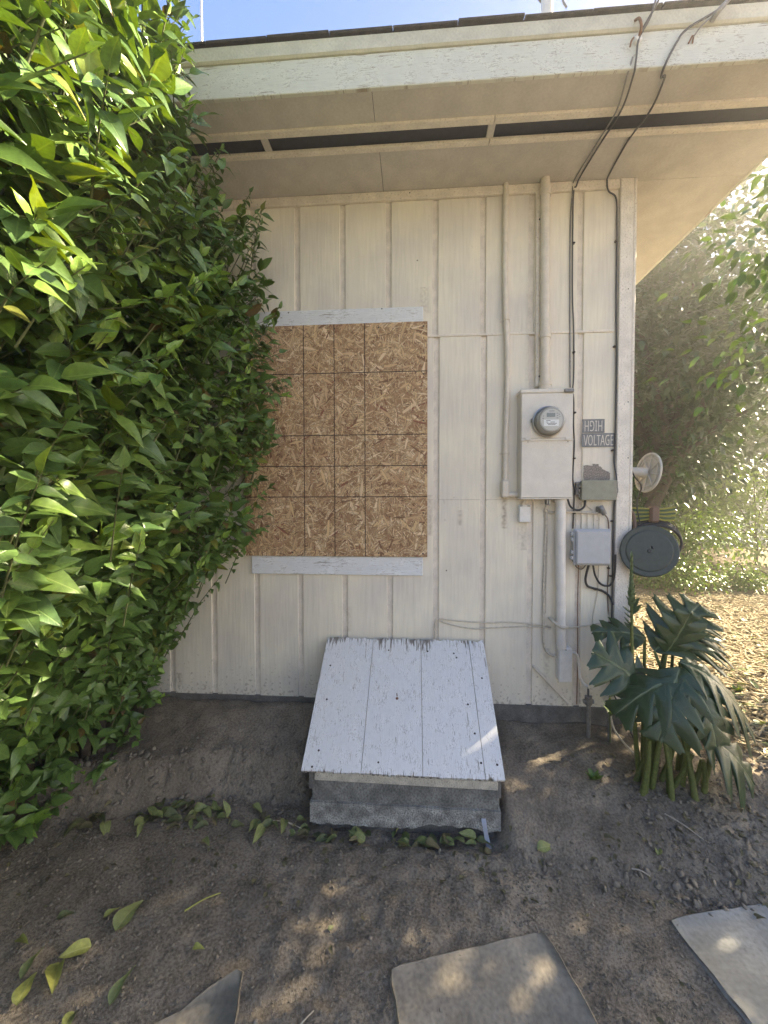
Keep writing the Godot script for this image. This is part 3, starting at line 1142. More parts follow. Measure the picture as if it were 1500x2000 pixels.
func make_service_gear() -> void:
	# thin conduit at the left, with its elbow fitting
	var t := thing("conduit", "thin cream conduit running down the wall left of the meter cabinet", "conduit", Vector3(0.585, 1.70, 0.02))
	obj("pipe", tube(curve(P([[0.577, 3.679], [0.574, 3.227], [0.580, 2.908], [0.592, 2.650], [0.594, 2.392], [0.587, 2.067], [0.585, 1.805]], 0.022)), 0.0175, 12), M.beige_pipe, t)
	obj("elbow_fitting", box(Vector3(0.559, 1.700, 0.002), Vector3(0.606, 1.812, 0.056), 0.008), M.beige_pipe, t)
	obj("elbow_stub", tube([Vector3(0.60, 1.719, 0.03), Vector3(0.667, 1.719, 0.03)], 0.0165, 12), M.beige_pipe, t)
	strap_clip(t, 0.583, 2.83, 0.0175, 0.022, M.beige_pipe)
	strap_clip(t, 0.586, 1.985, 0.0175, 0.022, M.beige_pipe)
	# mast conduit from the soffit into the cabinet
	t = thing("mast_conduit", "thick cream conduit from the soffit into the top of the meter cabinet", "conduit", Vector3(0.82, 2.37, 0.04))
	obj("pipe", tube(P([[0.811, 3.679], [0.816, 3.017], [0.823, 2.372]], 0.045), 0.029, 16), M.beige_pipe, t)
	obj("hub", tube([Vector3(0.823, 2.43, 0.045), Vector3(0.823, 2.372, 0.045)], 0.036, 16), M.beige_pipe, t)
	obj("hub_ring", tube([Vector3(0.823, 2.425, 0.045), Vector3(0.823, 2.405, 0.045)], 0.041, 16), M.beige_pipe, t)
	obj("coupling", tube([Vector3(0.8135, 3.63, 0.045), Vector3(0.8135, 3.575, 0.045)], 0.034, 16), M.beige_pipe, t)
	obj("coupling", tube([Vector3(0.8195, 2.75, 0.045), Vector3(0.8195, 2.70, 0.045)], 0.034, 16), M.beige_pipe, t)
	t = thing("wooden_strip", "narrow cream wood strip fixed beside the thick mast conduit", "strip", Vector3(0.79, 2.4, 0.01))
	obj("board", box(Vector3(0.768, 2.402, 0.0025), Vector3(0.793, 3.62, 0.022), 0.003), M.trim, t, Transform3D(Basis(Vector3(0, 0, 1), 0.006), Vector3(0.018, 0, 0)))
	obj("bolt", lathe(Vector3(0.794, 2.47, 0.022), [[0.0, 0.004], [0.005, 0.003], [0.006, 0.0]], 8), M.nail, t)
	obj("bolt", lathe(Vector3(0.786, 3.45, 0.022), [[0.0, 0.004], [0.005, 0.003], [0.006, 0.0]], 8), M.nail, t)

	# meter cabinet
	t = thing("meter_cabinet", "cream metal electric meter cabinet with a round glass meter", "meter cabinet", Vector3(0.822, 1.694, 0.0))
	obj("cabinet_body", box(Vector3(0.664, 1.696, 0.001), Vector3(0.978, 2.358, 0.096), 0.004), M.beige_metal, t)
	obj("top_cap", box(Vector3(0.657, 2.345, 0.001), Vector3(0.984, 2.372, 0.104), 0.005), M.beige_metal, t)
	var up := obj("upper_cover", box(Vector3(0.667, 2.068, 0.0965), Vector3(0.975, 2.343, 0.1005), 0.002), M.beige_metal, t)
	var dn := obj("door", box(Vector3(0.667, 1.700, 0.0965), Vector3(0.975, 2.056, 0.1020), 0.003), M.beige_metal, t)
	obj("door_lip", box(Vector3(0.664, 2.050, 0.0965), Vector3(0.978, 2.062, 0.109), 0.002), M.beige_metal, dn)
	for x in [0.703, 0.943]:
		obj("latch", box(Vector3(x - 0.015, 2.052, 0.1095), Vector3(x + 0.015, 2.068, 0.115), 0.002), M.beige_metal, dn)
		obj("latch_pin", tube([Vector3(x, 2.046, 0.1115), Vector3(x, 2.040, 0.1115)], 0.003, 6), M.dull_steel, dn)
	obj("ground_fitting", box(Vector3(0.918, 2.344, 0.1045), Vector3(0.976, 2.366, 0.118), 0.004), M.dull_steel, t)
	obj("bottom_flange", box(Vector3(0.662, 1.690, 0.004), Vector3(0.981, 1.697, 0.1035), 0.002), M.beige_metal, t)
	# the meter in its socket ring
	var mt := Node3D.new()
	mt.name = "meter"
	t.add_child(mt)
	mt.transform = world_of(t).affine_inverse() * Transform3D(Basis(), Vector3(0.823, 2.166, 0.1))
	var c := Vector3(0.823, 2.166, 0.0)
	obj("socket_ring", lathe(c, [[0.094, 0.1005], [0.096, 0.112], [0.095, 0.121], [0.089, 0.124], [0.086, 0.1225], [0.085, 0.1005]], 48), M.steel, mt)
	obj("ring_screw", box(Vector3(0.720, 2.160, 0.106), Vector3(0.731, 2.186, 0.118), 0.003), M.dull_steel, mt)
	obj("meter_body", lathe(c, [[0.084, 0.1005], [0.0835, 0.128], [0.078, 0.135], [0.074, 0.170], [0.071, 0.176], [0.0, 0.176]], 48), M.meter_grey, mt)
	obj("dial_face", lathe(c, [[0.064, 0.1765], [0.064, 0.1775], [0.0, 0.1775]], 40), M.meter_face, mt)
	obj("display", box(c + Vector3(-0.030, 0.016, 0.178), c + Vector3(0.020, 0.040, 0.1805), 0.001), M.lcd, mt)
	obj("rating_label", box(c + Vector3(-0.045, -0.038, 0.178), c + Vector3(0.042, 0.0, 0.179), 0.0005), M.meter_label, mt)
	for q in [[-0.033, -0.007, 0.026], [-0.033, -0.016, 0.012], [-0.008, -0.016, 0.026], [-0.028, -0.024, 0.058], [-0.022, -0.031, 0.044], [-0.015, 0.050, 0.03], [0.028, 0.036, 0.008], [0.03, 0.022, 0.007], [0.028, 0.008, 0.01], [-0.052, 0.02, 0.007], [-0.055, 0.006, 0.009], [0.040, 0.03, 0.008], [0.044, 0.016, 0.006]]:
		obj("print_mark", box(c + Vector3(q[0], q[1], 0.1782), c + Vector3(q[0] + q[2], q[1] + 0.0032, 0.1796), 0.0002), M.ink, mt)
	obj("glass_cover", lathe(c, [[0.0825, 0.126], [0.0815, 0.150], [0.0785, 0.185], [0.070, 0.195], [0.0, 0.198]], 48), M.glass, mt)

	# below the cabinet: service conduit, clamp, boxes
	t = thing("service_conduit", "thick white conduit hanging below the meter cabinet", "conduit", Vector3(0.935, 0.74, 0.05))
	obj("pipe", tube(P([[0.924, 1.690], [0.929, 1.284], [0.938, 0.742]], 0.05), 0.031, 18), M.white_pipe, t)
	obj("collar", tube([Vector3(0.924, 1.690, 0.05), Vector3(0.9245, 1.665, 0.05)], 0.036, 18), M.white_pipe, t)
	obj("cable_wrap", tube(curve([Vector3(0.872, 0.925, 0.02), Vector3(0.884, 0.912, 0.075), Vector3(0.93, 0.885, 0.092), Vector3(0.975, 0.882, 0.06)]), 0.0095, 8), M.beige_cable, t)
	t = thing("white_pull_box", "tall white junction box at the foot of the thick white conduit", "junction box", Vector3(0.96, 0.528, 0.03))
	obj("box_body", box(Vector3(0.920, 0.529, 0.002), Vector3(1.002, 0.745, 0.066), 0.005), M.white_plastic, t)
	obj("box_cover", box(Vector3(0.922, 0.531, 0.0665), Vector3(1.000, 0.743, 0.0715), 0.003), M.white_plastic, t)
	obj("cover_screw", tube([Vector3(0.961, 0.737, 0.0715), Vector3(0.961, 0.737, 0.0735)], 0.004, 8), M.dull_steel, t)
	t = thing("outlet_box", "small white plastic box below the left corner of the meter cabinet", "junction box", Vector3(0.71, 1.54, 0.02))
	obj("box_body", box(Vector3(0.672, 1.541, 0.002), Vector3(0.746, 1.655, 0.034), 0.005), M.white_plastic, t)
	obj("box_cover", box(Vector3(0.675, 1.544, 0.0345), Vector3(0.743, 1.643, 0.040), 0.004), M.white_plastic, t)
	for x in [0.685, 0.733]:
		obj("cover_hinge", tube([Vector3(x - 0.008, 1.6475, 0.037), Vector3(x + 0.008, 1.6475, 0.037)], 0.004, 8), M.steel, t)
	obj("feed_pipe", tube(curve([Vector3(0.70, 1.655, 0.02), Vector3(0.703, 1.67, 0.022), Vector3(0.716, 1.69, 0.03)]), 0.009, 8), M.beige_pipe, t)
	t = thing("ground_clamp", "small greenish steel clamp under the meter cabinet", "clamp", Vector3(0.843, 1.66, 0.05))
	obj("clamp_body", box(Vector3(0.833, 1.655, 0.03), Vector3(0.855, 1.689, 0.06), 0.004), M.dull_steel, t)
	obj("clamp_bolt", tube([Vector3(0.838, 1.687, 0.065), Vector3(0.838, 1.66, 0.065)], 0.005, 8), M.steel, t)
	obj("clamp_bolt", tube([Vector3(0.851, 1.687, 0.065), Vector3(0.851, 1.65, 0.065)], 0.005, 8), M.steel, t)
	t = thing("olive_utility_box", "olive grey utility box below the patch of old glue", "utility box", Vector3(1.157, 1.684, 0.03))
	obj("box_body", box(Vector3(1.055, 1.687, 0.002), Vector3(1.258, 1.804, 0.050), 0.004), M.olive, t)
	obj("box_cover", box(Vector3(1.050, 1.683, 0.0505), Vector3(1.263, 1.809, 0.060), 0.004), M.olive, t)
	obj("hinge_block", box(Vector3(1.028, 1.715, 0.002), Vector3(1.050, 1.80, 0.028), 0.004), M.dull_steel, t)
	for y in [1.705, 1.735, 1.765]:
		obj("hinge_knuckle", tube([Vector3(1.043, y, 0.04), Vector3(1.043, y + 0.018, 0.04)], 0.006, 8), M.dull_steel, t)
	obj("hasp", box(Vector3(1.264, 1.73, 0.02), Vector3(1.277, 1.757, 0.05), 0.003), M.dull_steel, t)
	t = thing("grey_network_box", "light grey plastic cable box with rounded corners and hinged cover", "cable box", Vector3(1.11, 1.277, 0.04))
	obj("box_body", box(Vector3(1.008, 1.282, 0.002), Vector3(1.218, 1.498, 0.060), 0.016), M.grey_plastic, t)
	obj("cover_rim", box(Vector3(1.000, 1.275, 0.0605), Vector3(1.226, 1.505, 0.074), 0.007), M.grey_plastic, t)
	obj("cover", box(Vector3(1.009, 1.283, 0.0745), Vector3(1.218, 1.497, 0.094), 0.011), M.grey_plastic, t)
	for y in [1.31, 1.345, 1.425, 1.46]:
		obj("hinge_lug", box(Vector3(0.985, y, 0.045), Vector3(0.999, y + 0.024, 0.075), 0.004), M.grey_plastic, t)
	t = thing("cable_clip_cap", "small dark grey cable cap between the olive and the light grey box", "cable cap", Vector3(1.185, 1.60, 0.02))
	obj("cap", tube(curve([Vector3(1.175, 1.637, 0.03), Vector3(1.182, 1.622, 0.04), Vector3(1.20, 1.595, 0.035)]), 0.022, 12, 0.014), M.dull_steel, t)
	obj("cap_base", box(Vector3(1.16, 1.60, 0.002), Vector3(1.205, 1.645, 0.022), 0.004), M.dull_steel, t)
	# signs: the first plate hangs upside down
	var font := SystemFont.new()
	font.font_names = PackedStringArray(["Droid Sans"])
	t = thing("sign_plate", "small grey metal plate reading HIGH, fixed upside down above VOLTAGE", "sign", Vector3(1.138, 2.111, 0.005))
	obj("plate", box(Vector3(1.069, 2.112, 0.0025), Vector3(1.207, 2.199, 0.0045), 0.001), M.sign_plate, t)
	lettering(t, "HIGH", Vector3(1.138, 2.1555, 0.0046), 0.108, 0.066, font, true)
	t = thing("sign_plate", "long grey metal plate reading VOLTAGE under the upside-down plate", "sign", Vector3(1.172, 2.022, 0.005))
	obj("plate", box(Vector3(1.067, 2.022, 0.0025), Vector3(1.272, 2.109, 0.0045), 0.001), M.sign_plate, t)
	lettering(t, "VOLTAGE", Vector3(1.170, 2.0655, 0.0046), 0.182, 0.066, font, false)
	for p in [[1.081, 2.19], [1.195, 2.19], [1.081, 2.12], [1.195, 2.12], [1.076, 2.092], [1.08, 2.03], [1.262, 2.07]]:
		obj("rivet", lathe(Vector3(p[0], p[1], 0.0045), [[0.0, 0.002], [0.003, 0.0015], [0.004, 0.0]], 8), M.dull_steel, t)
	# old glue where another plate was
	var o := PackedVector2Array()
	for p in [[1.085, 1.812], [1.081, 1.85], [1.085, 1.88], [1.082, 1.902], [1.10, 1.908], [1.115, 1.903], [1.138, 1.905], [1.139, 1.913], [1.172, 1.914], [1.174, 1.902], [1.195, 1.893], [1.20, 1.88], [1.228, 1.868], [1.243, 1.856], [1.246, 1.83], [1.24, 1.812]]:
		o.append(Vector2(p[0] + rng.randf_range(-0.002, 0.002), p[1]))
	var fine := PackedVector2Array()
	for i in o.size():
		for k in 4:
			fine.append(o[i].lerp(o[(i + 1) % o.size()], k / 4.0) + Vector2(rng.randf_range(-0.003, 0.003), rng.randf_range(-0.003, 0.003)))
	single("glue_patch", plate(fine, 0.0022, 0.0038), M.residue, "rough brownish patch of old glue above the olive box", "glue patch")
	# riser with a brass-like valve, and a cut pipe beside it
	t = thing("gas_riser", "thin steel riser pipe with a small valve on top, at the wall foot", "pipe", Vector3(1.083, 0.19, 0.12))
	obj("pipe", tube([Vector3(1.085, 0.10, 0.12), Vector3(1.083, 0.44, 0.12)], 0.0125, 10), M.dull_steel, t)
	obj("valve_body", tube([Vector3(1.083, 0.418, 0.12), Vector3(1.082, 0.43, 0.12), Vector3(1.082, 0.452, 0.12), Vector3(1.081, 0.468, 0.12)], 0.021, 10), M.dull_steel, t)
	obj("valve_side", tube([Vector3(1.052, 0.437, 0.12), Vector3(1.112, 0.437, 0.12)], 0.014, 10), M.dull_steel, t)
	obj("valve_handle", box(Vector3(1.060, 0.465, 0.113), Vector3(1.104, 0.473, 0.127), 0.002), M.dull_steel, t)
	obj("valve_stem", tube([Vector3(1.081, 0.47, 0.12), Vector3(1.080, 0.515, 0.12)], 0.006, 8), M.dark_plastic, t)
	t = thing("cut_pipe", "short cut-off grey pipe standing in the soil near the big plant", "pipe", Vector3(1.196, 0.18, 0.15))
	obj("pipe", tube([Vector3(1.197, 0.10, 0.15), Vector3(1.196, 0.385, 0.15)], 0.011, 10), M.dull_steel, t)
	obj("fitting", tube([Vector3(1.196, 0.36, 0.15), Vector3(1.196, 0.385, 0.15)], 0.015, 10), M.dull_steel, t)


func lettering(t: Node3D, text: String, at: Vector3, width: float, height: float, font: Font, flipped: bool) -> void:
	var tm := TextMesh.new()
	tm.text = text
	tm.font = font
	tm.font_size = 64
	tm.pixel_size = 0.01
	tm.depth = 0.02
	var b := tm.get_aabb()
	var s := Vector3(width / b.size.x, height / b.size.y, 0.05)
	var basis := Basis.from_scale(s)
	if flipped:
		basis = Basis(Vector3(0, 0, 1), PI) * basis
	var mid := b.position + b.size / 2.0
	obj("lettering", tm, M.sign_text, t, Transform3D(basis, at - basis * Vector3(mid.x, mid.y, mid.z - 0.008)))


# ------------------------------------------------------------------ cables
func cable(label: String, pts: Array, r: float, mat: Material, clips := [], kind := "cable") -> Node3D:
	var t := thing(kind, label, "cable", pts[pts.size() - 1])
	obj("line", tube(curve(pts, 7), r, 8), mat, t)
	for q in clips:
		obj("clip", box(Vector3(q[0] - 0.004, q[1] - 0.005, 0.001), Vector3(q[0] + 0.010, q[1] + 0.005, 0.02), 0.002), M.nail, t)
	return t


func make_cables() -> void:
	var s := SOFFIT - 0.009
	cable("black service cable from the fascia across the soffit to the meter cabinet top", [Vector3(1.081, 3.97, 0.76), Vector3(1.054, 3.85, 0.735), Vector3(1.021, 3.79, 0.705), Vector3(1.012, 3.70, 0.70), Vector3(1.016, s - 0.012, 0.668), Vector3(1.045, s - 0.012, 0.494), Vector3(1.030, s - 0.004, 0.284), Vector3(1.016, s, 0.06), Vector3(1.006, 3.64, 0.026), Vector3(0.994, 3.577, 0.010), Vector3(0.995, 3.025, 0.010), Vector3(1.004, 2.80, 0.012), Vector3(1.010, 2.579, 0.010), Vector3(1.005, 2.42, 0.018), Vector3(0.985, 2.372, 0.05)], 0.0045, M.grey_cable, [[1.006, 2.62], [0.997, 3.3]])
	cable("thin grey cable beside the black one on the soffit", [Vector3(1.000, 3.72, 0.695), Vector3(0.992, s - 0.006, 0.655), Vector3(1.02, s - 0.016, 0.494), Vector3(1.008, s - 0.006, 0.284), Vector3(0.99, s, 0.03), Vector3(0.985, 3.61, 0.022), Vector3(0.979, 3.4, 0.006), Vector3(0.983, 2.9, 0.006), Vector3(0.990, 2.40, 0.008)], 0.004, M.dull_steel)
	cable("black cable down the corner board to the ground", [Vector3(1.39, 3.905, 0.74), Vector3(1.348, 3.87, 0.72), Vector3(1.228, 3.812, 0.708), Vector3(1.185, 3.76, 0.70), Vector3(1.142, 3.672, 0.694), Vector3(1.150, s - 0.010, 0.652), Vector3(1.172, s - 0.004, 0.64), Vector3(1.194, s - 0.01, 0.483), Vector3(1.178, s, 0.306), Vector3(1.185, s, 0.067), Vector3(1.190, 3.655, 0.028), Vector3(1.201, 3.60, 0.024), Vector3(1.253, 3.56, 0.012), Vector3(1.261, 3.392, 0.008), Vector3(1.264, 2.889, 0.008), Vector3(1.270, 2.572, 0.010), Vector3(1.2685, 2.061, 0.012), Vector3(1.266, 1.93, 0.010), Vector3(1.274, 1.82, 0.026), Vector3(1.276, 1.72, 0.026), Vector3(1.268, 1.609, 0.010), Vector3(1.267, 1.283, 0.010), Vector3(1.266, 0.989, 0.010), Vector3(1.262, 0.758, 0.010), Vector3(1.258, 0.658, 0.010), Vector3(1.27, 0.477, 0.014), Vector3(1.31, 0.36, 0.06), Vector3(1.35, 0.20, 0.16)], 0.005, M.grey_cable, [[1.252, 2.0], [1.254, 2.65], [1.252, 3.3], [1.255, 1.55], [1.252, 1.2], [1.248, 0.9], [1.25, 0.62]])
	cable("thin black wire down the right side of the meter cabinet", [Vector3(0.982, 2.356, 0.06), Vector3(1.000, 2.350, 0.03), Vector3(1.014, 2.30, 0.007), Vector3(1.015, 2.160, 0.005), Vector3(1.021, 2.031, 0.005), Vector3(1.014, 1.836, 0.006), Vector3(1.024, 1.723, 0.006), Vector3(1.018, 1.502, 0.008)], 0.0045, M.black_cable, [[1.016, 2.24], [1.017, 1.95], [1.02, 1.6]])
	cable("black cable loop hanging between the meter cabinet and the olive box", [Vector3(0.968, 1.692, 0.05), Vector3(0.984, 1.648, 0.048), Vector3(1.014, 1.626, 0.04), Vector3(1.048, 1.622, 0.036), Vector3(1.078, 1.645, 0.03), Vector3(1.088, 1.686, 0.02)], 0.0065, M.black_cable)
	cable("black cable leaving the grey box on the left, looping right", [Vector3(1.107, 1.277, 0.04), Vector3(1.092, 1.187, 0.03), Vector3(1.105, 1.140, 0.022), Vector3(1.140, 1.122, 0.014), Vector3(1.205, 1.104, 0.012), Vector3(1.252, 1.065, 0.012), Vector3(1.262, 1.02, 0.03)], 0.0075, M.black_cable, [[1.155, 1.113]])
	cable("black cable leaving the grey box in a round loop to the corner", [Vector3(1.132, 1.277, 0.04), Vector3(1.148, 1.21, 0.034), Vector3(1.182, 1.155, 0.028), Vector3(1.228, 1.138, 0.024), Vector3(1.258, 1.16, 0.026), Vector3(1.272, 1.23, 0.028), Vector3(1.274, 1.34, 0.027)], 0.0065, M.black_cable)
	cable("thin dark wire under the left end of the grey box", [Vector3(1.02, 1.28, 0.03), Vector3(1.045, 1.25, 0.02), Vector3(1.075, 1.245, 0.02), Vector3(1.095, 1.277, 0.03)], 0.003, M.black_cable)
	cable("upper cream cable strung along the wall right of the hatch top", [Vector3(0.140, 0.705, 0.01), Vector3(0.141, 0.863, 0.007), Vector3(0.166, 0.898, 0.007), Vector3(0.276, 0.890, 0.007), Vector3(0.475, 0.881, 0.007), Vector3(0.639, 0.888, 0.007), Vector3(0.834, 0.872, 0.008), Vector3(0.890, 0.860, 0.010)], 0.0048, M.beige_cable)
	cable("lower cream cable sagging along the wall right of the hatch top", [Vector3(0.169, 0.889, 0.007), Vector3(0.22, 0.87, 0.006), Vector3(0.309, 0.850, 0.006), Vector3(0.409, 0.839, 0.006), Vector3(0.573, 0.853, 0.006), Vector3(0.769, 0.862, 0.006), Vector3(0.885, 0.850, 0.008)], 0.0045, M.beige_cable)
	cable("cream cable running right from the thick white conduit", [Vector3(0.968, 0.858, 0.008), Vector3(1.05, 0.866, 0.006), Vector3(1.122, 0.878, 0.006), Vector3(1.245, 0.904, 0.006)], 0.0045, M.beige_cable)
	cable("thick cream cable running down left of the thick white conduit", [Vector3(0.843, 1.664, 0.045), Vector3(0.838, 1.625, 0.03), Vector3(0.849, 1.590, 0.012), Vector3(0.845, 1.411, 0.010), Vector3(0.839, 1.146, 0.010), Vector3(0.838, 0.90, 0.020), Vector3(0.839, 0.780, 0.012), Vector3(0.855, 0.714, 0.012), Vector3(0.885, 0.685, 0.02), Vector3(0.921, 0.678, 0.03)], 0.0072, M.beige_cable, [])
	cable("cream cable pair leading from the clamp to the conduit", [Vector3(0.856, 1.60, 0.014), Vector3(0.858, 1.40, 0.008), Vector3(0.853, 1.15, 0.008), Vector3(0.852, 0.95, 0.008)], 0.004, M.beige_cable)
	cable("thick white cable curling from the pull box down to the valve", [Vector3(1.001, 0.712, 0.04), Vector3(1.030, 0.705, 0.035), Vector3(1.050, 0.680, 0.03), Vector3(1.060, 0.62, 0.025), Vector3(1.066, 0.55, 0.03), Vector3(1.082, 0.515, 0.05), Vector3(1.100, 0.51, 0.075)], 0.0085, M.white_pipe)
	cable("cream pipe slanting down from a hole in the siding", [Vector3(0.782, 0.600, 0.0), Vector3(0.79, 0.588, 0.014), Vector3(0.88, 0.494, 0.014), Vector3(1.000, 0.368, 0.018)], 0.0095, M.beige_pipe, [], "slanted_pipe")
	cable("cream cable between the conduit and the grey cap", [Vector3(0.957, 1.612, 0.02), Vector3(1.075, 1.606, 0.012), Vector3(1.165, 1.60, 0.02)], 0.007, M.beige_cable, [[0.972, 1.61], [1.012, 1.608]])
	cable("cream cable stub left of the thick white conduit, under the clamp", [Vector3(0.848, 1.625, 0.02), Vector3(0.862, 1.607, 0.014), Vector3(0.90, 1.607, 0.018)], 0.0065, M.beige_cable)
	cable("thin cream wire loop below the olive box", [Vector3(1.05, 1.625, 0.006), Vector3(1.055, 1.66, 0.006), Vector3(1.085, 1.672, 0.008), Vector3(1.105, 1.645, 0.006), Vector3(1.14, 1.62, 0.006)], 0.0035, M.beige_cable)
	for q in [[1.034, 1.60, 1.508, "leftmost"], [1.105, 1.60, 1.508, "second"], [1.145, 1.59, 1.508, "third"], [1.178, 1.59, 1.508, "rightmost"]]:
		cable("thin cream wire entering the grey box top, %s of four" % q[3], [Vector3(q[0], q[1], 0.012), Vector3(q[0] + 0.003, (q[1] + q[2]) / 2.0, 0.006), Vector3(q[0], q[2] - 0.012, 0.012)], 0.003, M.beige_cable)
	cable("brown wire right of the grey box, curving down from the cap", [Vector3(1.203, 1.592, 0.03), Vector3(1.232, 1.56, 0.012), Vector3(1.243, 1.48, 0.006), Vector3(1.246, 1.30, 0.005), Vector3(1.240, 1.10, 0.005), Vector3(1.248, 0.95, 0.005)], 0.0035, M.brown_hose, [[1.240, 1.42], [1.238, 1.25]])
	cable("thin cream wire hanging in a loop left of the corner", [Vector3(1.18, 1.285, 0.01), Vector3(1.178, 1.10, 0.005), Vector3(1.15, 0.93, 0.005), Vector3(1.16, 0.86, 0.006), Vector3(1.20, 0.845, 0.008), Vector3(1.245, 0.89, 0.006), Vector3(1.247, 0.97, 0.012)], 0.003, M.beige_cable)
	cable("dark wire lying on the siding channel below the grey box", [Vector3(1.058, 1.27, 0.004), Vector3(1.056, 1.0, 0.002), Vector3(1.060, 0.7, 0.002), Vector3(1.058, 0.36, 0.004)], 0.003, M.rust)
	cable("pale cable curling from the cut pipe to the plant", [Vector3(1.196, 0.37, 0.165), Vector3(1.21, 0.30, 0.18), Vector3(1.25, 0.24, 0.22), Vector3(1.33, 0.16, 0.32)], 0.006, M.beige_cable)
	# insulators on the fascia
	var t := thing("wire_anchor", "small white cable anchor on the fascia where the black cable turns down", "wire anchor", Vector3(1.02, 3.79, 0.70))
	obj("hook", tube(curve([Vector3(1.005, 3.875, 0.702), Vector3(1.008, 3.85, 0.73), Vector3(1.02, 3.82, 0.725), Vector3(1.021, 3.795, 0.702)]), 0.006, 8), M.rust, t)
	obj("knob", lathe(Vector3(1.021, 3.795, 0.687), [[0.017, 0.0], [0.018, 0.012], [0.012, 0.02], [0.0, 0.022]], 14), M.white_plastic, t)
	obj("tail", tube(curve([Vector3(1.0, 3.80, 0.70), Vector3(0.985, 3.775, 0.71), Vector3(0.982, 3.755, 0.705)]), 0.004, 6), M.rust, t)
	t = thing("wire_anchor", "grey cable anchor on the fascia near the upper right corner", "wire anchor", Vector3(1.36, 3.87, 0.72))
	obj("hook", tube(curve([Vector3(1.335, 3.845, 0.702), Vector3(1.345, 3.855, 0.73), Vector3(1.375, 3.885, 0.735), Vector3(1.395, 3.905, 0.74)]), 0.013, 8, 0.008), M.dull_steel, t)
	obj("tie", tube(curve([Vector3(1.33, 3.85, 0.715), Vector3(1.285, 3.815, 0.71), Vector3(1.265, 3.79, 0.69)]), 0.003, 6), M.dull_steel, t)
	t = thing("fascia_staple", "pair of rusty staples in the fascia right of the black cables", "staple", Vector3(1.25, 3.78, 0.69))
	for q in [[1.262, 1.245], [1.268, 1.262]]:
		obj("staple", tube([Vector3(q[0], 3.80, 0.689), Vector3(q[1], 3.765, 0.692)], 0.0035, 6), M.rust, t)


func make_roof_things() -> void:
	# weatherhead mast above the roof, in line with the thick conduit
	var t := thing("service_mast", "white service mast with dark weatherhead above the roof edge", "service mast", Vector3(0.81, 4.1, 0.045))
	obj("mast_pipe", tube([Vector3(0.81, 4.0, 0.045), Vector3(0.81, 4.83, 0.045)], 0.034, 14), M.white_pipe, t)
	obj("weatherhead", tube([Vector3(0.81, 4.80, 0.045), Vector3(0.806, 4.90, 0.045), Vector3(0.812, 5.02, 0.06)], 0.058, 12, 0.05), M.dark_plastic, t)
	obj("roof_flashing", tube([Vector3(0.81, 4.02, 0.045), Vector3(0.81, 4.20, 0.045)], 0.10, 14, 0.036), M.dull_steel, t)
	cable("black overhead wires drooping from the weatherhead to the right", [Vector3(0.82, 4.99, 0.07), Vector3(0.90, 4.83, 0.12), Vector3(0.96, 4.90, 0.14), Vector3(1.06, 4.93, 0.16), Vector3(1.16, 4.95, 0.18), Vector3(1.25, 5.10, 0.2)], 0.014, M.black_cable, [], "overhead_wire")
	cable("thin grey wire tail hanging below the overhead wires", [Vector3(0.96, 4.93, 0.14), Vector3(0.93, 4.82, 0.13), Vector3(0.88, 4.68, 0.12), Vector3(0.90, 4.62, 0.12)], 0.007, M.dull_steel, [], "overhead_wire")
	cable("thick black service wire coming down to the fascia from above", [Vector3(1.07, 3.93, 0.75), Vector3(1.15, 4.30, 1.0), Vector3(1.5, 5.3, 1.8), Vector3(2.3, 6.5, 3.4), Vector3(6.0, 7.2, 12.0)], 0.009, M.black_cable, [], "overhead_wire")
	cable("thin black service wire beside the thick one above the fascia", [Vector3(1.03, 3.82, 0.71), Vector3(1.12, 3.98, 0.78), Vector3(1.3, 4.4, 1.05), Vector3(1.8, 5.4, 2.0), Vector3(6.3, 7.3, 12.0)], 0.005, M.black_cable, [], "overhead_wire")
	cable("black service wire rising from the upper right fascia anchor", [Vector3(1.38, 3.895, 0.735), Vector3(1.48, 4.05, 0.85), Vector3(1.9, 4.7, 1.4), Vector3(3.0, 5.9, 3.2), Vector3(8.0, 7.2, 12.0)], 0.009, M.black_cable, [], "overhead_wire")
	t = thing("antenna_pole", "thin white pole standing on the roof near the upper left", "pole", Vector3(-1.93, 4.5, -1.0))
	obj("pole", tube([Vector3(-1.93, 4.3, -1.0), Vector3(-1.935, 7.4, -1.0)], 0.010, 8), M.white_pipe, t)
	obj("pole_foot", tube([Vector3(-1.93, 4.42, -1.0), Vector3(-1.93, 4.60, -1.0)], 0.03, 8, 0.012), M.dull_steel, t)


# ------------------------------------------------------------------ hose reels on the side wall
func ring(c: Vector3, axis: Vector3, r: float, thick: float, n := 40, wob := 0.0, sd := 0) -> ArrayMesh:
	var b := leaf_basis(axis, Vector3.UP, 1.0)
	var pts := []
	for k in n + 1:
		var a := TAU * k / n
		var w := 1.0 + wob * sin(a * 3.0 + sd * 1.3)
		pts.append(c + (b.x * cos(a) + b.z * sin(a)) * r * w + b.y * wob * 0.1 * sin(a * 2.0 + sd))
	return tube(pts, thick, 8)


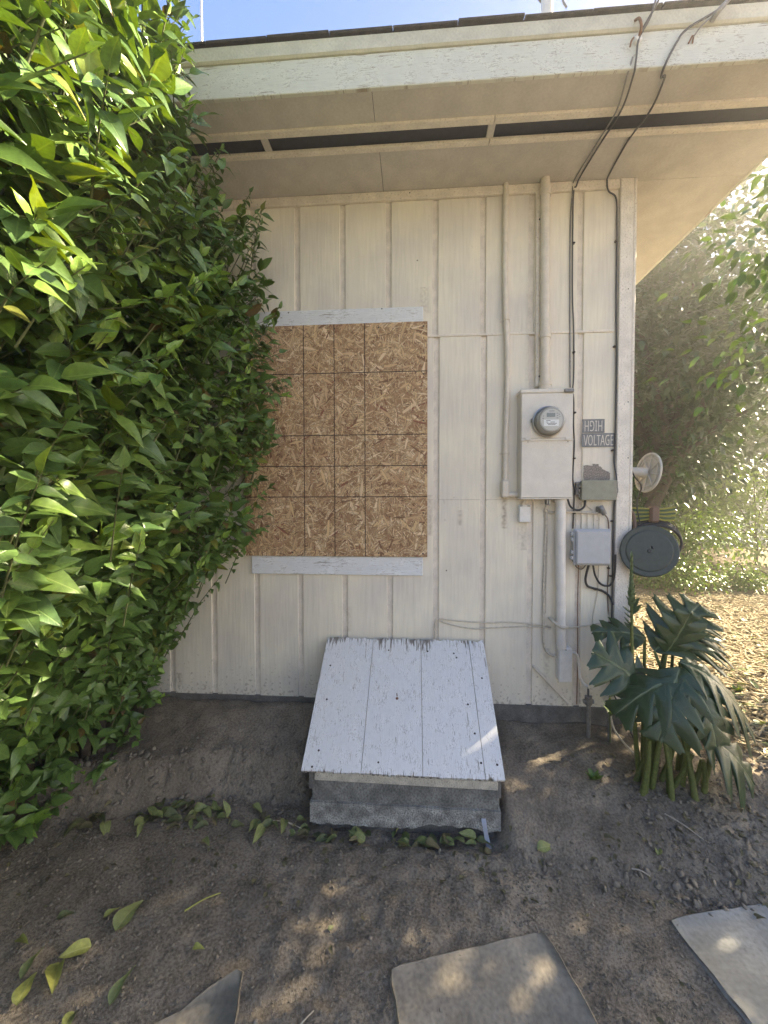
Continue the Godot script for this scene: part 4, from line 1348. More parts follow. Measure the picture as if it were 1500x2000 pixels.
func make_reels() -> void:
	# upper reel: pale drum and spoked wheel
	var ax := Vector3(-0.98, 0.12, 0.08).normalized()
	var hub := Vector3(1.51, 1.862, -0.06)
	var t := thing("pale_hose_reel", "empty pale hose reel with a spoked wheel on the side wall", "hose reel", Vector3(1.40, 1.75, -0.06))
	obj("drum", tube([Vector3(1.379, 1.878, -0.125), hub], 0.030, 16), M.pale_reel, t)
	obj("rim", ring(hub, ax, 0.122, 0.008), M.pale_reel, t)
	obj("rim", ring(hub, ax, 0.092, 0.004), M.pale_reel, t)
	var b := leaf_basis(ax, Vector3.UP, 1.0)
	for k in 8:
		var a := TAU * k / 8.0 + 0.2
		obj("spoke", tube([hub + (b.x * cos(a) + b.z * sin(a)) * 0.02, hub + (b.x * cos(a) + b.z * sin(a)) * 0.120], 0.005, 6), M.pale_reel, t)
	var disc := []
	obj("web", lathe(Vector3.ZERO, [[0.119, -0.001], [0.119, 0.001], [0.02, 0.001]], 36), M.pale_reel, t, Transform3D(Basis(b.x, b.z, b.x.cross(b.z)).orthonormalized(), hub - ax * 0.006))
	obj("axle_cap", lathe(Vector3.ZERO, [[0.026, 0.0], [0.026, 0.012], [0.0, 0.018]], 16), M.pale_reel, t, Transform3D(Basis(b.x, b.z, b.x.cross(b.z)).orthonormalized(), hub))
	# lower reel: dark green discs with dark hose between
	var ax2 := Vector3(-0.30, 0.10, 0.95).normalized()
	var c1 := Vector3(1.437, 1.372, 0.10)
	var c2 := c1 - ax2 * 0.17 + Vector3(0.02, -0.012, 0)
	var fb := leaf_basis(ax2, Vector3.UP, 1.0)
	var face := Basis(fb.x, ax2.cross(fb.x), ax2).orthonormalized()
	t = thing("green_hose_reel", "dark green disc-shaped hose reel hanging at the house corner", "hose reel", Vector3(1.437, 1.22, 0.05))
	var fl := lathe(Vector3.ZERO, [[0.0, -0.006], [0.150, -0.008], [0.158, -0.004], [0.158, 0.004], [0.152, 0.008], [0.128, 0.006], [0.120, 0.010], [0.03, 0.011], [0.0, 0.011]], 56)
	obj("front_disc", fl, M.green_plastic, t, Transform3D(face, c1))
	obj("rear_disc", fl, M.green_plastic, t, Transform3D(face, c2))
	obj("axle_hole", lathe(Vector3.ZERO, [[0.012, 0.0112], [0.009, 0.015], [0.0, 0.015]], 16), M.ink, t, Transform3D(face, c1))
	obj("drum", tube([c1, c2], 0.06, 20), M.green_plastic, t)
	for k in 7:
		obj("hose_turn", ring(c1.lerp(c2, (k + 1.0) / 8.0), ax2, 0.128 + 0.012 * (k % 2), 0.0105, 40, 0.012, k), M.black_cable, t)
	obj("bracket", box(Vector3(1.3785, 1.33, -0.16), Vector3(1.42, 1.41, -0.12), 0.004), M.dull_steel, t)
	obj("bracket_arm", tube([Vector3(1.40, 1.372, -0.14), c2.lerp(c1, 0.1)], 0.012, 8), M.dull_steel, t)
	# loops of dark hose behind and above the green reel
	var ht := thing("dark_garden_hose", "dark garden hose looped behind the green reel", "hose", Vector3(1.55, 1.40, -0.12))
	for k in 4:
		var pts := []
		for i in 25:
			var a := PI * (1.08 - 1.35 * i / 24.0)
			pts.append(Vector3(1.585 + (0.165 + 0.012 * k) * cos(a), 1.40 + (0.118 + 0.014 * k) * sin(a), -0.10 - 0.02 * k))
		obj("loop", tube(pts, 0.009, 8), M.black_cable, ht)
	var yt := thing("yellow_garden_hose", "bundled yellow and green striped hose above the green reel", "hose", Vector3(1.59, 1.57, -0.16))
	for k in 7:
		var yy := 1.555 + 0.0115 * k
		var sag := 0.0045 * (k - 3)
		obj("strand", tube(curve([Vector3(1.42, yy + sag * 0.8, -0.14 - 0.01 * (k % 3)), Vector3(1.50, yy + sag * 0.4, -0.13), Vector3(1.59, yy - sag * 0.3 + 0.004, -0.12 - 0.01 * (k % 2)), Vector3(1.66, yy + sag * 0.3, -0.13), Vector3(1.735, yy + sag * 0.6 + 0.006, -0.15)]), 0.0062, 8), M.yellow_hose if k % 2 == 0 else M.green_hose, yt)
	obj("binding", box(Vector3(1.555, 1.535, -0.155), Vector3(1.615, 1.645, -0.098), 0.012), M.brown_hose, yt)
	obj("hanger", tube([Vector3(1.379, 1.60, -0.165), Vector3(1.745, 1.60, -0.165)], 0.010, 8), M.dull_steel, yt)
	var bt := thing("brown_hose", "faded brown hose end hanging at the house corner above the green reel", "hose", Vector3(1.41, 1.46, -0.05))
	obj("line", tube(curve([Vector3(1.392, 1.64, -0.09), Vector3(1.41, 1.62, -0.07), Vector3(1.427, 1.58, -0.06), Vector3(1.43, 1.50, -0.05), Vector3(1.425, 1.44, -0.04)]), 0.011, 8), M.brown_hose, bt)
	var lt := thing("black_cord", "thin black cord hanging from the pale reel", "cord", Vector3(1.47, 1.56, -0.09))
	obj("line", tube(curve([Vector3(1.41, 1.905, -0.075), Vector3(1.43, 1.84, -0.07), Vector3(1.47, 1.77, -0.06), Vector3(1.455, 1.66, -0.08), Vector3(1.462, 1.50, -0.03), Vector3(1.445, 1.39, 0.128)]), 0.004, 6), M.black_cable, lt)


# ------------------------------------------------------------------ hedge on the left
const HZ := [0.15, 0.4, 0.9, 1.4, 1.9, 2.5]
const HY := [0.0, 0.5, 0.9, 1.05, 1.27, 1.39, 1.56, 2.0, 2.4, 2.8, 3.2, 3.5, 3.9, 4.5]
const HX := [
	[-1.80, -1.72, -1.52, -1.42, -1.26, -1.12, -0.95, -0.97, -0.90, -0.95, -1.00, -1.10, -1.5, -2.1],
	[-1.75, -1.68, -1.48, -1.40, -1.24, -1.10, -0.92, -0.93, -0.84, -0.90, -0.96, -1.06, -1.4, -2.0],
	[-1.90, -1.80, -1.55, -1.45, -1.30, -1.20, -1.08, -1.00, -0.95, -0.97, -1.04, -1.08, -1.12, -1.5],
	[-1.95, -1.85, -1.60, -1.45, -1.25, -1.15, -1.05, -0.95, -0.90, -0.88, -0.87, -0.88, -0.95, -1.2],
	[-2.00, -1.90, -1.65, -1.42, -1.17, -1.05, -0.95, -0.80, -0.74, -0.73, -0.75, -0.80, -0.90, -1.1],
	[-2.00, -1.90, -1.65, -1.42, -1.20, -1.10, -1.00, -0.90, -0.86, -0.86, -0.90, -0.95, -1.00, -1.2]]


func hedge_x(y: float, z: float) -> float:
	var i := 0
	while i < HZ.size() - 2 and z > HZ[i + 1]:
		i += 1
	var j := 0
	while j < HY.size() - 2 and y > HY[j + 1]:
		j += 1
	var a := clampf((z - HZ[i]) / (HZ[i + 1] - HZ[i]), 0.0, 1.0)
	var b := clampf((y - HY[j]) / (HY[j + 1] - HY[j]), 0.0, 1.0)
	return lerpf(lerpf(HX[i][j], HX[i][j + 1], b), lerpf(HX[i + 1][j], HX[i + 1][j + 1], b), a)


func make_hedge() -> void:
	var r := RandomNumberGenerator.new()
	r.seed = 4242
	var t := thing("hedge_shrub", "tall dense leafy shrub filling the left side, sunlit at the upper left", "shrub", Vector3(-1.9, 0.0, 1.0))
	var shapes := [leaf_mesh(0.25, 0.35, 0.14, 0.14), leaf_mesh(0.27, 0.25, 0.30, 0.22, 0.3), leaf_mesh(0.21, 0.55, 0.06, 0.12, -0.3), leaf_mesh(0.26, 0.3, 0.42, 0.2, 0.15)]
	var eye := Vector3(0, 1.68, 2.7126)
	var leaves := []
	var tv := PackedVector3Array()
	var tn := PackedVector3Array()
	var tu := PackedVector2Array()
	var ti := PackedInt32Array()
	for i in 4000:
		var y := r.randf_range(0.05, 4.4)
		var z := r.randf_range(0.14, 2.5)
		var deep := pow(r.randf(), 1.5) * 0.85
		var x := hedge_x(y, z) - deep + r.randf_range(-0.05, 0.06)
		var tip := Vector3(x, y, z)
		if i > 3300:
			# the back of the shrub, close to the wall
			tip = Vector3(r.randf_range(-2.7, -1.15), r.randf_range(0.45, 3.4), r.randf_range(0.16, 0.6))
			tip.x = minf(tip.x, hedge_x(tip.y, tip.z) - 0.05)
			y = tip.y
			z = tip.z
			deep = 0.6
		if (z < 0.86 and y > 3.45) or tip.distance_to(eye) < 0.85:
			continue
		var dir := Vector3(r.randf_range(0.35, 1.2), r.randf_range(-0.15, 0.75), r.randf_range(-0.75, 0.75))
		if z > 2.0:
			dir.x *= 0.5
			dir.z = r.randf_range(-0.9, 0.1)
		if z < 0.35:
			dir.z = absf(dir.z)
		dir = dir.normalized()
		var len := r.randf_range(0.20, 0.42)
		var stray := i % 9 == 0 and i <= 3300
		if stray:
			tip.x = hedge_x(y, z) + r.randf_range(0.02, 0.13)
			tip.y += r.randf_range(0.0, 0.1)
			dir = Vector3(r.randf_range(0.5, 1.0), r.randf_range(0.1, 1.1), r.randf_range(-0.4, 0.5)).normalized()
			deep = 0.0
			if z < 0.86 and tip.y > 3.5 or tip.distance_to(eye) < 0.85:
				continue
		var base := tip - dir * len + Vector3(0, -0.05, 0)
		base.z = maxf(base.z, 0.05)
		var midp := base.lerp(tip, 0.55) + Vector3(0, 0.03, 0)
		var shoot := r.randf() < 0.20 and deep < 0.25
		add_tube(tv, tn, tu, ti, [base, midp, tip], 0.0035, 4, 0.0014)
		var nl := r.randi_range(8, 12)
		var side := dir.cross(Vector3.UP).normalized()
		var size0 := r.randf_range(0.085, 0.128) * (0.78 if z < 0.75 else 1.0) * (0.72 if stray else 1.0)
		for k in nl:
			var q := 0.28 + 0.72 * (k + 0.5) / nl
			var at := base.lerp(midp, q / 0.55) if q < 0.55 else midp.lerp(tip, (q - 0.55) / 0.45)
			var s := 1.0 if k % 2 == 0 else -1.0
			var d := dir * r.randf_range(0.3, 0.8) + side * s * r.randf_range(0.35, 0.95) + Vector3(0, r.randf_range(-0.85, 0.05), 0)
			var up := Vector3(r.randf_range(0.0, 1.1), r.randf_range(0.35, 1.0), r.randf_range(-0.1, 0.9))
			var sz := size0 * r.randf_range(0.6, 1.25)
			if shoot and q > 0.75:
				d = dir + Vector3(0, 0.8, 0) + side * s * 0.4
				sz *= 0.75
			if k == nl - 1:
				d = dir + Vector3(0, r.randf_range(-0.4, 0.4), 0)
			if at.z < 0.1:
				at.z = 0.1
				d.z = absf(d.z)
			leaves.append([at, leaf_basis(d, up, sz), r.randi() % 4, (1 if shoot and q > 0.7 else 0), sz])
	# the 300 that show largest get their own object
	var fwd := Vector3(-0.0726, -0.0274, -0.997)
	var ranked := []
	for i in leaves.size():
		var p: Vector3 = leaves[i][0]
		var d := p - eye
		var depth := d.dot(fwd)
		var seen := depth > 0.2 and absf(d.x / depth) < 1.0 and absf(d.y / depth) < 1.22
		var out: float = hedge_x(p.y, p.z) - p.x
		ranked.append([(d.length() + (9.0 if not seen else 0.0) + maxf(out, 0.0) * 4.0) / leaves[i][4], i])
	ranked.sort_custom(func(a, b): return a[0] < b[0])
	var own := {}
	for k in 300:
		own[ranked[k][1]] = true
	var mats := [M.leaf_a, M.leaf_b, M.leaf_c, M.leaf_b]
	var xfs := [[], [], [], []]
	var cols := [[], [], [], []]
	for i in leaves.size():
		var l: Array = leaves[i]
		var xf := Transform3D(l[1], l[0])
		if own.has(i):
			obj("leaf", shapes[l[2]], M.leaf_young if l[3] == 1 else mats[(i * 7) % 4], t, xf)
		else:
			xfs[l[2]].append(xf)
			var k := r.randf_range(0.75, 1.3)
			var c := Color(0.175 * k, 0.245 * k, 0.080 * k)
			if l[3] == 1:
				c = Color(0.33, 0.43, 0.09)
			elif r.randf() < 0.05:
				c = Color(0.30, 0.26, 0.07) if r.randf() < 0.6 else Color(0.20, 0.12, 0.06)
			cols[l[2]].append(c)
	for k in 4:
		multi("foliage", shapes[k], M.leaf_copy, xfs[k], cols[k], t)
	stuff(obj("twigs", mk(tv, ti, tn, tu), M.twig, t))
	# main stems
	for s in [[-1.9, 0.5, -1.35, 2.6, 0.6], [-2.0, 0.9, -1.5, 3.0, 1.1], [-2.1, 1.3, -1.3, 3.2, 1.5], [-2.0, 0.75, -1.6, 3.4, 0.7], [-2.15, 1.7, -1.3, 3.0, 1.9], [-1.85, 0.45, -1.25, 1.9, 0.45], [-2.2, 1.1, -1.9, 3.9, 1.3]]:
		var a := Vector3(s[0], ground_h(s[0], s[1]) - 0.05, s[1])
		var b := Vector3(s[2], s[3], s[4])
		obj("stem", tube(curve([a, a.lerp(b, 0.35) + Vector3(-0.12, 0.05, 0.04), a.lerp(b, 0.7) + Vector3(-0.05, 0.1, 0), b]), 0.028, 8, 0.008), M.bark, t)


# ------------------------------------------------------------------ big-leaved plant at the corner
func lobed_leaf(size: float, lobes: int, width: float, droop: float, sd: int) -> ArrayMesh:
	# petiole joins at the origin, midrib runs along +y, upper side +z; lobes pair up along the midrib
	var r := RandomNumberGenerator.new()
	r.seed = sd
	var v := PackedVector3Array()
	var uv := PackedVector2Array()
	var idx := PackedInt32Array()
	var rows := lobes * 14
	var cols := 6
	var wide := [[], []]
	for k in lobes + 1:
		wide[0].append(r.randf_range(0.85, 1.15))
		wide[1].append(r.randf_range(0.85, 1.15))
	var bend := r.randf_range(-0.25, 0.25)
	for sd2 in 2:
		var s := -1.0 if sd2 == 0 else 1.0
		var st := v.size()
		for i in rows + 1:
			var t := float(i) / rows
			var ph := t * lobes + (0.18 if sd2 == 0 else 0.0)
			var li := mini(int(ph), lobes)
			var f := ph - int(ph)
			# each lobe swells and is cut back sharply on its far side, with two teeth
			var lobe := pow(sin(PI * pow(f, 1.35)), 0.8)
			var tooth := 0.17 * maxf(0.0, sin(f * TAU * 3.0 + 0.6)) * lobe
			var env := pow(maxf(sin(PI * pow(lerpf(0.05, 0.985, t), 0.80)), 0.0), 0.62)
			var w: float = size * width * env * (0.34 + 0.66 * lobe + tooth) * wide[sd2][li]
			for k in cols + 1:
				var q := float(k) / cols
				var x := s * w * q
				var y := t * size + 0.42 * w * q * q
				var ridge := 0.020 * size * cos((f - 0.5) * TAU) * q
				var rd := Vector2(x, y).length() / size
				var zz := -droop * size * rd * rd + ridge + 0.10 * size * q * (1.0 - q) + 0.015 * size * sin(t * 17.0 + q * 5.0 + sd) * q
				v.append(Vector3(x + bend * size * t * t * 0.3, y, zz))
				uv.append(Vector2(0.5 + 0.46 * s * q, t))
		for i in rows:
			for k in cols:
				var a := st + i * (cols + 1) + k
				var b := a + cols + 1
				if s > 0.0:
					idx.append_array([a, b, a + 1, b, b + 1, a + 1])
				else:
					idx.append_array([a, a + 1, b, b, a + 1, b + 1])
	return mk(v, idx, smooth_normals(v, idx), uv)


func make_big_leaf_plant() -> void:
	var r := RandomNumberGenerator.new()
	r.seed = 88
	var root := Vector3(1.36, 0.10, 0.40)
	var t := thing("lobed_leaf_plant", "low plant with big dark lobed leaves and a flower spike at the house corner", "plant", root)
	# [blade joint, direction of blade, way its upper side looks, size, lobes, spread, droop]
	var blades := [
		[Vector3(1.31, 0.86, 0.40), Vector3(0.55, 0.55, -0.05), Vector3(-0.35, 0.5, 0.8), 0.40, 5, 0.48, 0.35],
		[Vector3(1.25, 0.68, 0.45), Vector3(-0.72, 0.62, 0.10), Vector3(0.35, 0.35, 0.85), 0.33, 4, 0.50, 0.20],
		[Vector3(1.37, 0.82, 0.52), Vector3(-0.55, -0.35, 0.62), Vector3(-0.20, 0.85, 0.5), 0.33, 5, 0.50, 0.60],
		[Vector3(1.38, 0.84, 0.50), Vector3(0.82, -0.12, 0.35), Vector3(0.20, 0.9, 0.45), 0.38, 5, 0.48, 0.90],
		[Vector3(1.43, 0.86, 0.36), Vector3(0.92, 0.25, -0.15), Vector3(-0.05, 0.85, 0.6), 0.36, 5, 0.45, 0.50],
		[Vector3(1.44, 0.52, 0.52), Vector3(0.62, -0.25, 0.30), Vector3(0.25, 0.75, 0.65), 0.34, 4, 0.50, 0.55],
		[Vector3(1.29, 0.92, 0.34), Vector3(-0.95, 0.30, 0.1), Vector3(0.0, 0.8, 0.6), 0.26, 4, 0.40, 0.35],
		[Vector3(1.44, 0.90, 0.30), Vector3(0.80, 0.50, -0.2), Vector3(-0.35, 0.7, 0.6), 0.38, 5, 0.42, 0.75],
		[Vector3(1.34, 0.78, 0.55), Vector3(-0.85, -0.10, 0.25), Vector3(-0.05, 0.85, 0.5), 0.30, 4, 0.50, 0.70],
		[Vector3(1.38, 0.80, 0.55), Vector3(0.22, -0.45, 0.70), Vector3(0.05, 0.75, 0.6), 0.28, 5, 0.50, 0.60],
		[Vector3(1.36, 0.86, 0.42), Vector3(0.15, 0.62, 0.35), Vector3(0.0, 0.2, 1.0), 0.26, 4, 0.45, 0.2]]
	for i in blades.size():
		var q: Array = blades[i]
		var lf := Node3D.new()
		lf.name = "leaf"
		t.add_child(lf, true)
		var foot := root + Vector3(r.randf_range(-0.13, 0.15), 0.0, r.randf_range(-0.10, 0.12))
		foot.y = ground_h(foot.x, foot.z) - 0.02
		obj("blade", lobed_leaf(q[3], q[4], q[5], q[6], 500 + i), M.big_leaf, lf, Transform3D(leaf_basis(q[1], q[2], 1.0), q[0]))
		obj("stalk", tube(curve([foot, foot.lerp(q[0], 0.45) + Vector3((q[0].x - foot.x) * -0.15, 0.03, 0), q[0]]), 0.017, 8, 0.007), M.stalk, lf)
	for i in 9:
		var foot := root + Vector3(r.randf_range(-0.17, 0.2), 0.0, r.randf_range(-0.08, 0.16))
		foot.y = ground_h(foot.x, foot.z) - 0.02
		var top := foot + Vector3(r.randf_range(-0.06, 0.10), r.randf_range(0.16, 0.42), r.randf_range(-0.03, 0.06))
		obj("stalk", tube(curve([foot, foot.lerp(top, 0.5) + Vector3(0.01, 0, 0), top]), 0.016, 8, 0.010), M.stalk, t)
	# flower spike with bracts
	var sp := Node3D.new()
	sp.name = "flower_spike"
	t.add_child(sp)
	var line := curve([Vector3(1.24, 0.16, 0.40), Vector3(1.205, 0.55, 0.40), Vector3(1.19, 0.95, 0.40), Vector3(1.182, 1.375, 0.40)], 8)
	obj("stem", tube(line, 0.014, 8, 0.006), M.stalk, sp)
	var bract := leaf_mesh(0.22, 0.5, -0.25, 0.05)
	for k in 46:
		var q := k / 45.0
		var y := lerpf(1.10, 1.385, q)
		var a := k * 2.4
		var d := Vector3(cos(a) * (1.0 - 0.65 * q), 0.9 + q, sin(a) * (1.0 - 0.65 * q))
		obj("bract", bract, M.spike, sp, Transform3D(leaf_basis(d, Vector3(-cos(a), 0.6, -sin(a)), lerpf(0.062, 0.034, q)), Vector3(1.186 - 0.004 * q, y - 0.012, 0.40)))
	for q in [[-0.9, 0.4, 1.065], [0.8, 0.7, 1.06], [-0.8, 0.5, 1.0], [0.7, 0.9, 1.09], [-0.6, 0.3, 1.035]]:
		obj("bract", bract, M.spike, sp, Transform3D(leaf_basis(Vector3(q[0], q[1], 0.2), Vector3(0, 1, 0.4), 0.075), Vector3(1.187, q[2], 0.40)))
	# small sprout at the wall foot and two weeds
	var s := thing("sprout", "small green sprout by the cut pipe at the wall foot", "plant", Vector3(1.195, 0.22, 0.16))
	obj("stem", tube([Vector3(1.195, 0.2, 0.165), Vector3(1.19, 0.43, 0.165)], 0.004, 6), M.stalk, s)
	for k in 7:
		var a := k * 1.9
		obj("leaf", bract, M.leaf_b, s, Transform3D(leaf_basis(Vector3(cos(a), 0.7, sin(a)), Vector3.UP, 0.055), Vector3(1.19, 0.37 + 0.01 * k, 0.165)))
	for w in [[0.99, 0.42, "tiny green weed on the bare slope right of the hatch"], [2.45, -0.55, "small pale weed in the leaf litter right of the big plant"]]:
		var wp := Vector3(w[0], ground_h(w[0], w[1]), w[1])
		var wt := thing("weed", w[2], "weed", wp)
		for k in 9:
			var a := k * 2.4
			obj("leaf", bract, M.leaf_b, wt, Transform3D(leaf_basis(Vector3(cos(a), 0.25 + 0.08 * k, sin(a)), Vector3.UP, 0.06), wp))


# ------------------------------------------------------------------ trees and shrubs in the side yard
func tree(called: String, label: String, at: Vector3, trunk_top: Vector3, c: Vector3, rad: Vector3, clumps: int, per: int, size: float, tint: Color, limbs: int, trunk_r: float, sd: int, clump_r := 0.42) -> void:
	var r := RandomNumberGenerator.new()
	r.seed = sd
	var cat := "tree" if trunk_r > 0.03 else "shrub"
	var t := thing(called, label, cat, at)
	obj("trunk", tube(curve([at - Vector3(0, 0.1, 0), at.lerp(trunk_top, 0.4) + Vector3(0.1, 0, 0.08) * trunk_r * 10.0, trunk_top]), trunk_r, 10, trunk_r * 0.6), M.bark, t)
	for k in limbs:
		var d := Vector3(r.randf_range(-1, 1), r.randf_range(-0.3, 1.0), r.randf_range(-1, 1)).normalized()
		var end := c + Vector3(d.x * rad.x, d.y * rad.y, d.z * rad.z) * 0.85
		var st := at.lerp(trunk_top, r.randf_range(0.6, 1.0))
		obj("limb", tube(curve([st, st.lerp(end, 0.5) + Vector3(0, 0.15, 0), end]), trunk_r * 0.5, 7, 0.008), M.bark, t)
	var shape := leaf_mesh(0.24, 0.3, 0.2, 0.1)
	var xfs := []
	var cols := []
	for k in clumps:
		var d := Vector3(r.randfn(), r.randfn(), r.randfn()).normalized() * pow(r.randf(), 0.38)
		var cc := c + Vector3(d.x * rad.x, d.y * rad.y, d.z * rad.z)
		var kk := r.randf_range(0.75, 1.25)
		for j in per:
			var o := Vector3(r.randfn(), r.randfn() * 0.8, r.randfn()) * clump_r * 0.5
			var p := cc + o
			if p.y < 0.28:
				continue
			# nothing grows through the house
			if p.x < 2.25 and p.z < 0.9:
				continue
			var ld := o.normalized() + Vector3(r.randf_range(-0.5, 0.5), r.randf_range(-0.7, 0.2), r.randf_range(-0.5, 0.5))
			xfs.append(Transform3D(leaf_basis(ld, Vector3(r.randf_range(-0.6, 0.6), 1, r.randf_range(-0.6, 0.6)), size * r.randf_range(0.7, 1.25)), p))
			var k2 := kk * r.randf_range(0.8, 1.2)
			cols.append(Color(tint.r * k2, tint.g * k2, tint.b * k2))
	multi("crown", shape, M.leaf_copy, xfs, cols, t)


func make_right_yard() -> void:
	var dark := Color(0.065, 0.115, 0.042)
	var mid := Color(0.13, 0.205, 0.055)
	var pale := Color(0.27, 0.34, 0.09)
	tree("shade_tree", "leafy tree whose branches enter at the right edge below the eave", Vector3(5.6, 0.22, -0.7), Vector3(5.4, 2.3, -0.8), Vector3(4.85, 3.65, -0.65), Vector3(2.1, 1.95, 2.1), 285, 50, 0.11, mid, 12, 0.11, 601, 0.52)
	tree("leaning_tree", "big dark tree with leaning trunk behind the house corner", Vector3(3.1, 0.25, -4.7), Vector3(4.9, 2.7, -5.2), Vector3(4.6, 4.7, -5.6), Vector3(2.8, 3.1, 1.6), 380, 56, 0.145, dark, 14, 0.15, 602, 0.75)
	tree("broad_tree", "dense dark tree at the back of the side yard", Vector3(7.4, 0.3, -8.9), Vector3(7.2, 2.6, -9.1), Vector3(7.2, 3.6, -9.2), Vector3(2.8, 3.2, 1.6), 280, 56, 0.16, dark, 10, 0.14, 603, 0.8)
	tree("tall_tree", "tall tree filling the gap above the leaning trunk", Vector3(4.4, 0.3, -8.8), Vector3(4.3, 4.4, -9.0), Vector3(4.4, 5.4, -9.2), Vector3(3.6, 3.4, 1.6), 340, 56, 0.19, dark, 10, 0.16, 604, 0.9)
	tree("side_shrub", "loose sunlit shrub with yellow-green leaves at the right edge", Vector3(7.3, 0.28, -6.6), Vector3(7.3, 1.0, -6.6), Vector3(7.3, 1.45, -6.6), Vector3(1.3, 0.95, 0.8), 90, 34, 0.10, pale, 6, 0.028, 605, 0.4)
	tree("wall_shrub", "green shrub behind the hose reels", Vector3(3.2, 0.25, -5.4), Vector3(3.2, 1.0, -5.4), Vector3(3.3, 1.2, -5.4), Vector3(1.0, 0.95, 0.7), 80, 34, 0.10, mid, 6, 0.028, 606, 0.4)
	tree("round_bush", "low round pale green bush on the far edge of the sunlit ground", Vector3(4.25, 0.25, -4.1), Vector3(4.25, 0.5, -4.1), Vector3(4.25, 0.46, -4.1), Vector3(0.55, 0.25, 0.35), 60, 30, 0.06, pale, 5, 0.02, 607, 0.18)
	tree("round_bush", "second low pale bush at the right edge of the sunlit ground", Vector3(5.3, 0.25, -4.2), Vector3(5.3, 0.5, -4.2), Vector3(5.3, 0.44, -4.2), Vector3(0.40, 0.20, 0.3), 45, 30, 0.06, pale, 4, 0.02, 608, 0.18)
	tree("thin_shrub", "upright thin shrub with small pale leaves behind the low round bush", Vector3(4.7, 0.27, -4.8), Vector3(4.7, 0.9, -4.8), Vector3(4.7, 1.0, -4.8), Vector3(1.0, 0.7, 0.4), 80, 30, 0.08, pale, 6, 0.02, 609, 0.3)
	for k in range(1, 6):
		var x := -1.0 + 4.2 * k
		tree("far_tree", ["", "far tree behind the leaning trunk, leftmost in the back row", "far tree in the middle of the back row", "far tree right of the middle in the back row", "far tree second from the right in the back row", "rightmost far tree in the back row"][k], Vector3(x, 0.4, -14.0), Vector3(x, 2.5, -14.0), Vector3(x, 3.4, -14.2), Vector3(2.8, 3.6, 1.4), 150, 40, 0.28, dark, 5, 0.16, 620 + k, 1.1)
	# pale garden wall seen in scraps through the shrubs
	var w := thing("garden_wall", "pale garden wall glimpsed through the shrubs at the right", "wall", Vector3(7.5, 0.3, -10.5))
	for k in 6:
		obj("wall_panel", box(Vector3(3.0 + 1.6 * k, 0.1, -10.6), Vector3(4.59 + 1.6 * k, 1.9, -10.45), 0.01), M.wall_far, w)
	obj("wall_cap", box(Vector3(2.95, 1.901, -10.65), Vector3(12.65, 1.98, -10.40), 0.01), M.wall_far, w)
	# straw mulch and litter on the side yard
	var r := RandomNumberGenerator.new()
	r.seed = 71
	var blade := box(Vector3(-0.5, -0.006, -0.012), Vector3(0.5, 0.006, 0.012), 0.002)
	var xfs := []
	var cols := []
	for i in 15000:
		var z := 0.25 - 6.0 * pow(r.randf(), 0.8)
		var x := 1.45 + r.randf() * (1.6 - z * 1.05)
		if z > 0.0 and x < 1.75:
			continue
		var len := r.randf_range(0.05, 0.16) * (1.0 + 0.12 * absf(z))
		var b := Basis(Vector3.UP, r.randf() * TAU) * Basis(Vector3(0, 0, 1), r.randf_range(-0.25, 0.25))
		xfs.append(Transform3D(b.scaled(Vector3.ONE) * Basis.from_scale(Vector3(len, 0.35 + len * 2.0, 0.25 + len * 1.4)), Vector3(x, ground_h(x, z) + r.randf_range(0.002, 0.02), z)))
		var k := r.randf_range(0.6, 1.25)
		cols.append(Color(0.40 * k, 0.335 * k, 0.21 * k))
	var st := multi("straw_mulch", blade, M.straw, xfs, cols, null)
	st.set_meta("label", "dry straw mulch covering the side yard")
	st.set_meta("category", "straw")
	var lf := leaf_mesh(0.24, 0.3, 0.25, 0.15)
	xfs = []
	cols = []
	for i in 520:
		var z := 0.2 - 3.4 * r.randf()
		var x := 1.6 + r.randf() * (1.7 - z * 1.0)
		if z > 0.0 and x < 1.8:
			continue
		xfs.append(Transform3D(leaf_basis(Vector3(r.randfn(), 0.1 * r.randfn(), r.randfn()), Vector3(r.randf_range(-0.3, 0.3), 1, r.randf_range(-0.3, 0.3)), r.randf_range(0.05, 0.095)), Vector3(x, ground_h(x, z) + 0.018, z)))
		var k := r.randf_range(0.7, 1.3)
		cols.append(Color(0.36 * k, 0.35 * k, 0.20 * k))
	var ll := multi("leaf_litter", lf, M.leaf_copy, xfs, cols, null)
	ll.set_meta("label", "pale fallen leaves scattered over the shaded side yard")
	ll.set_meta("category", "leaf litter")


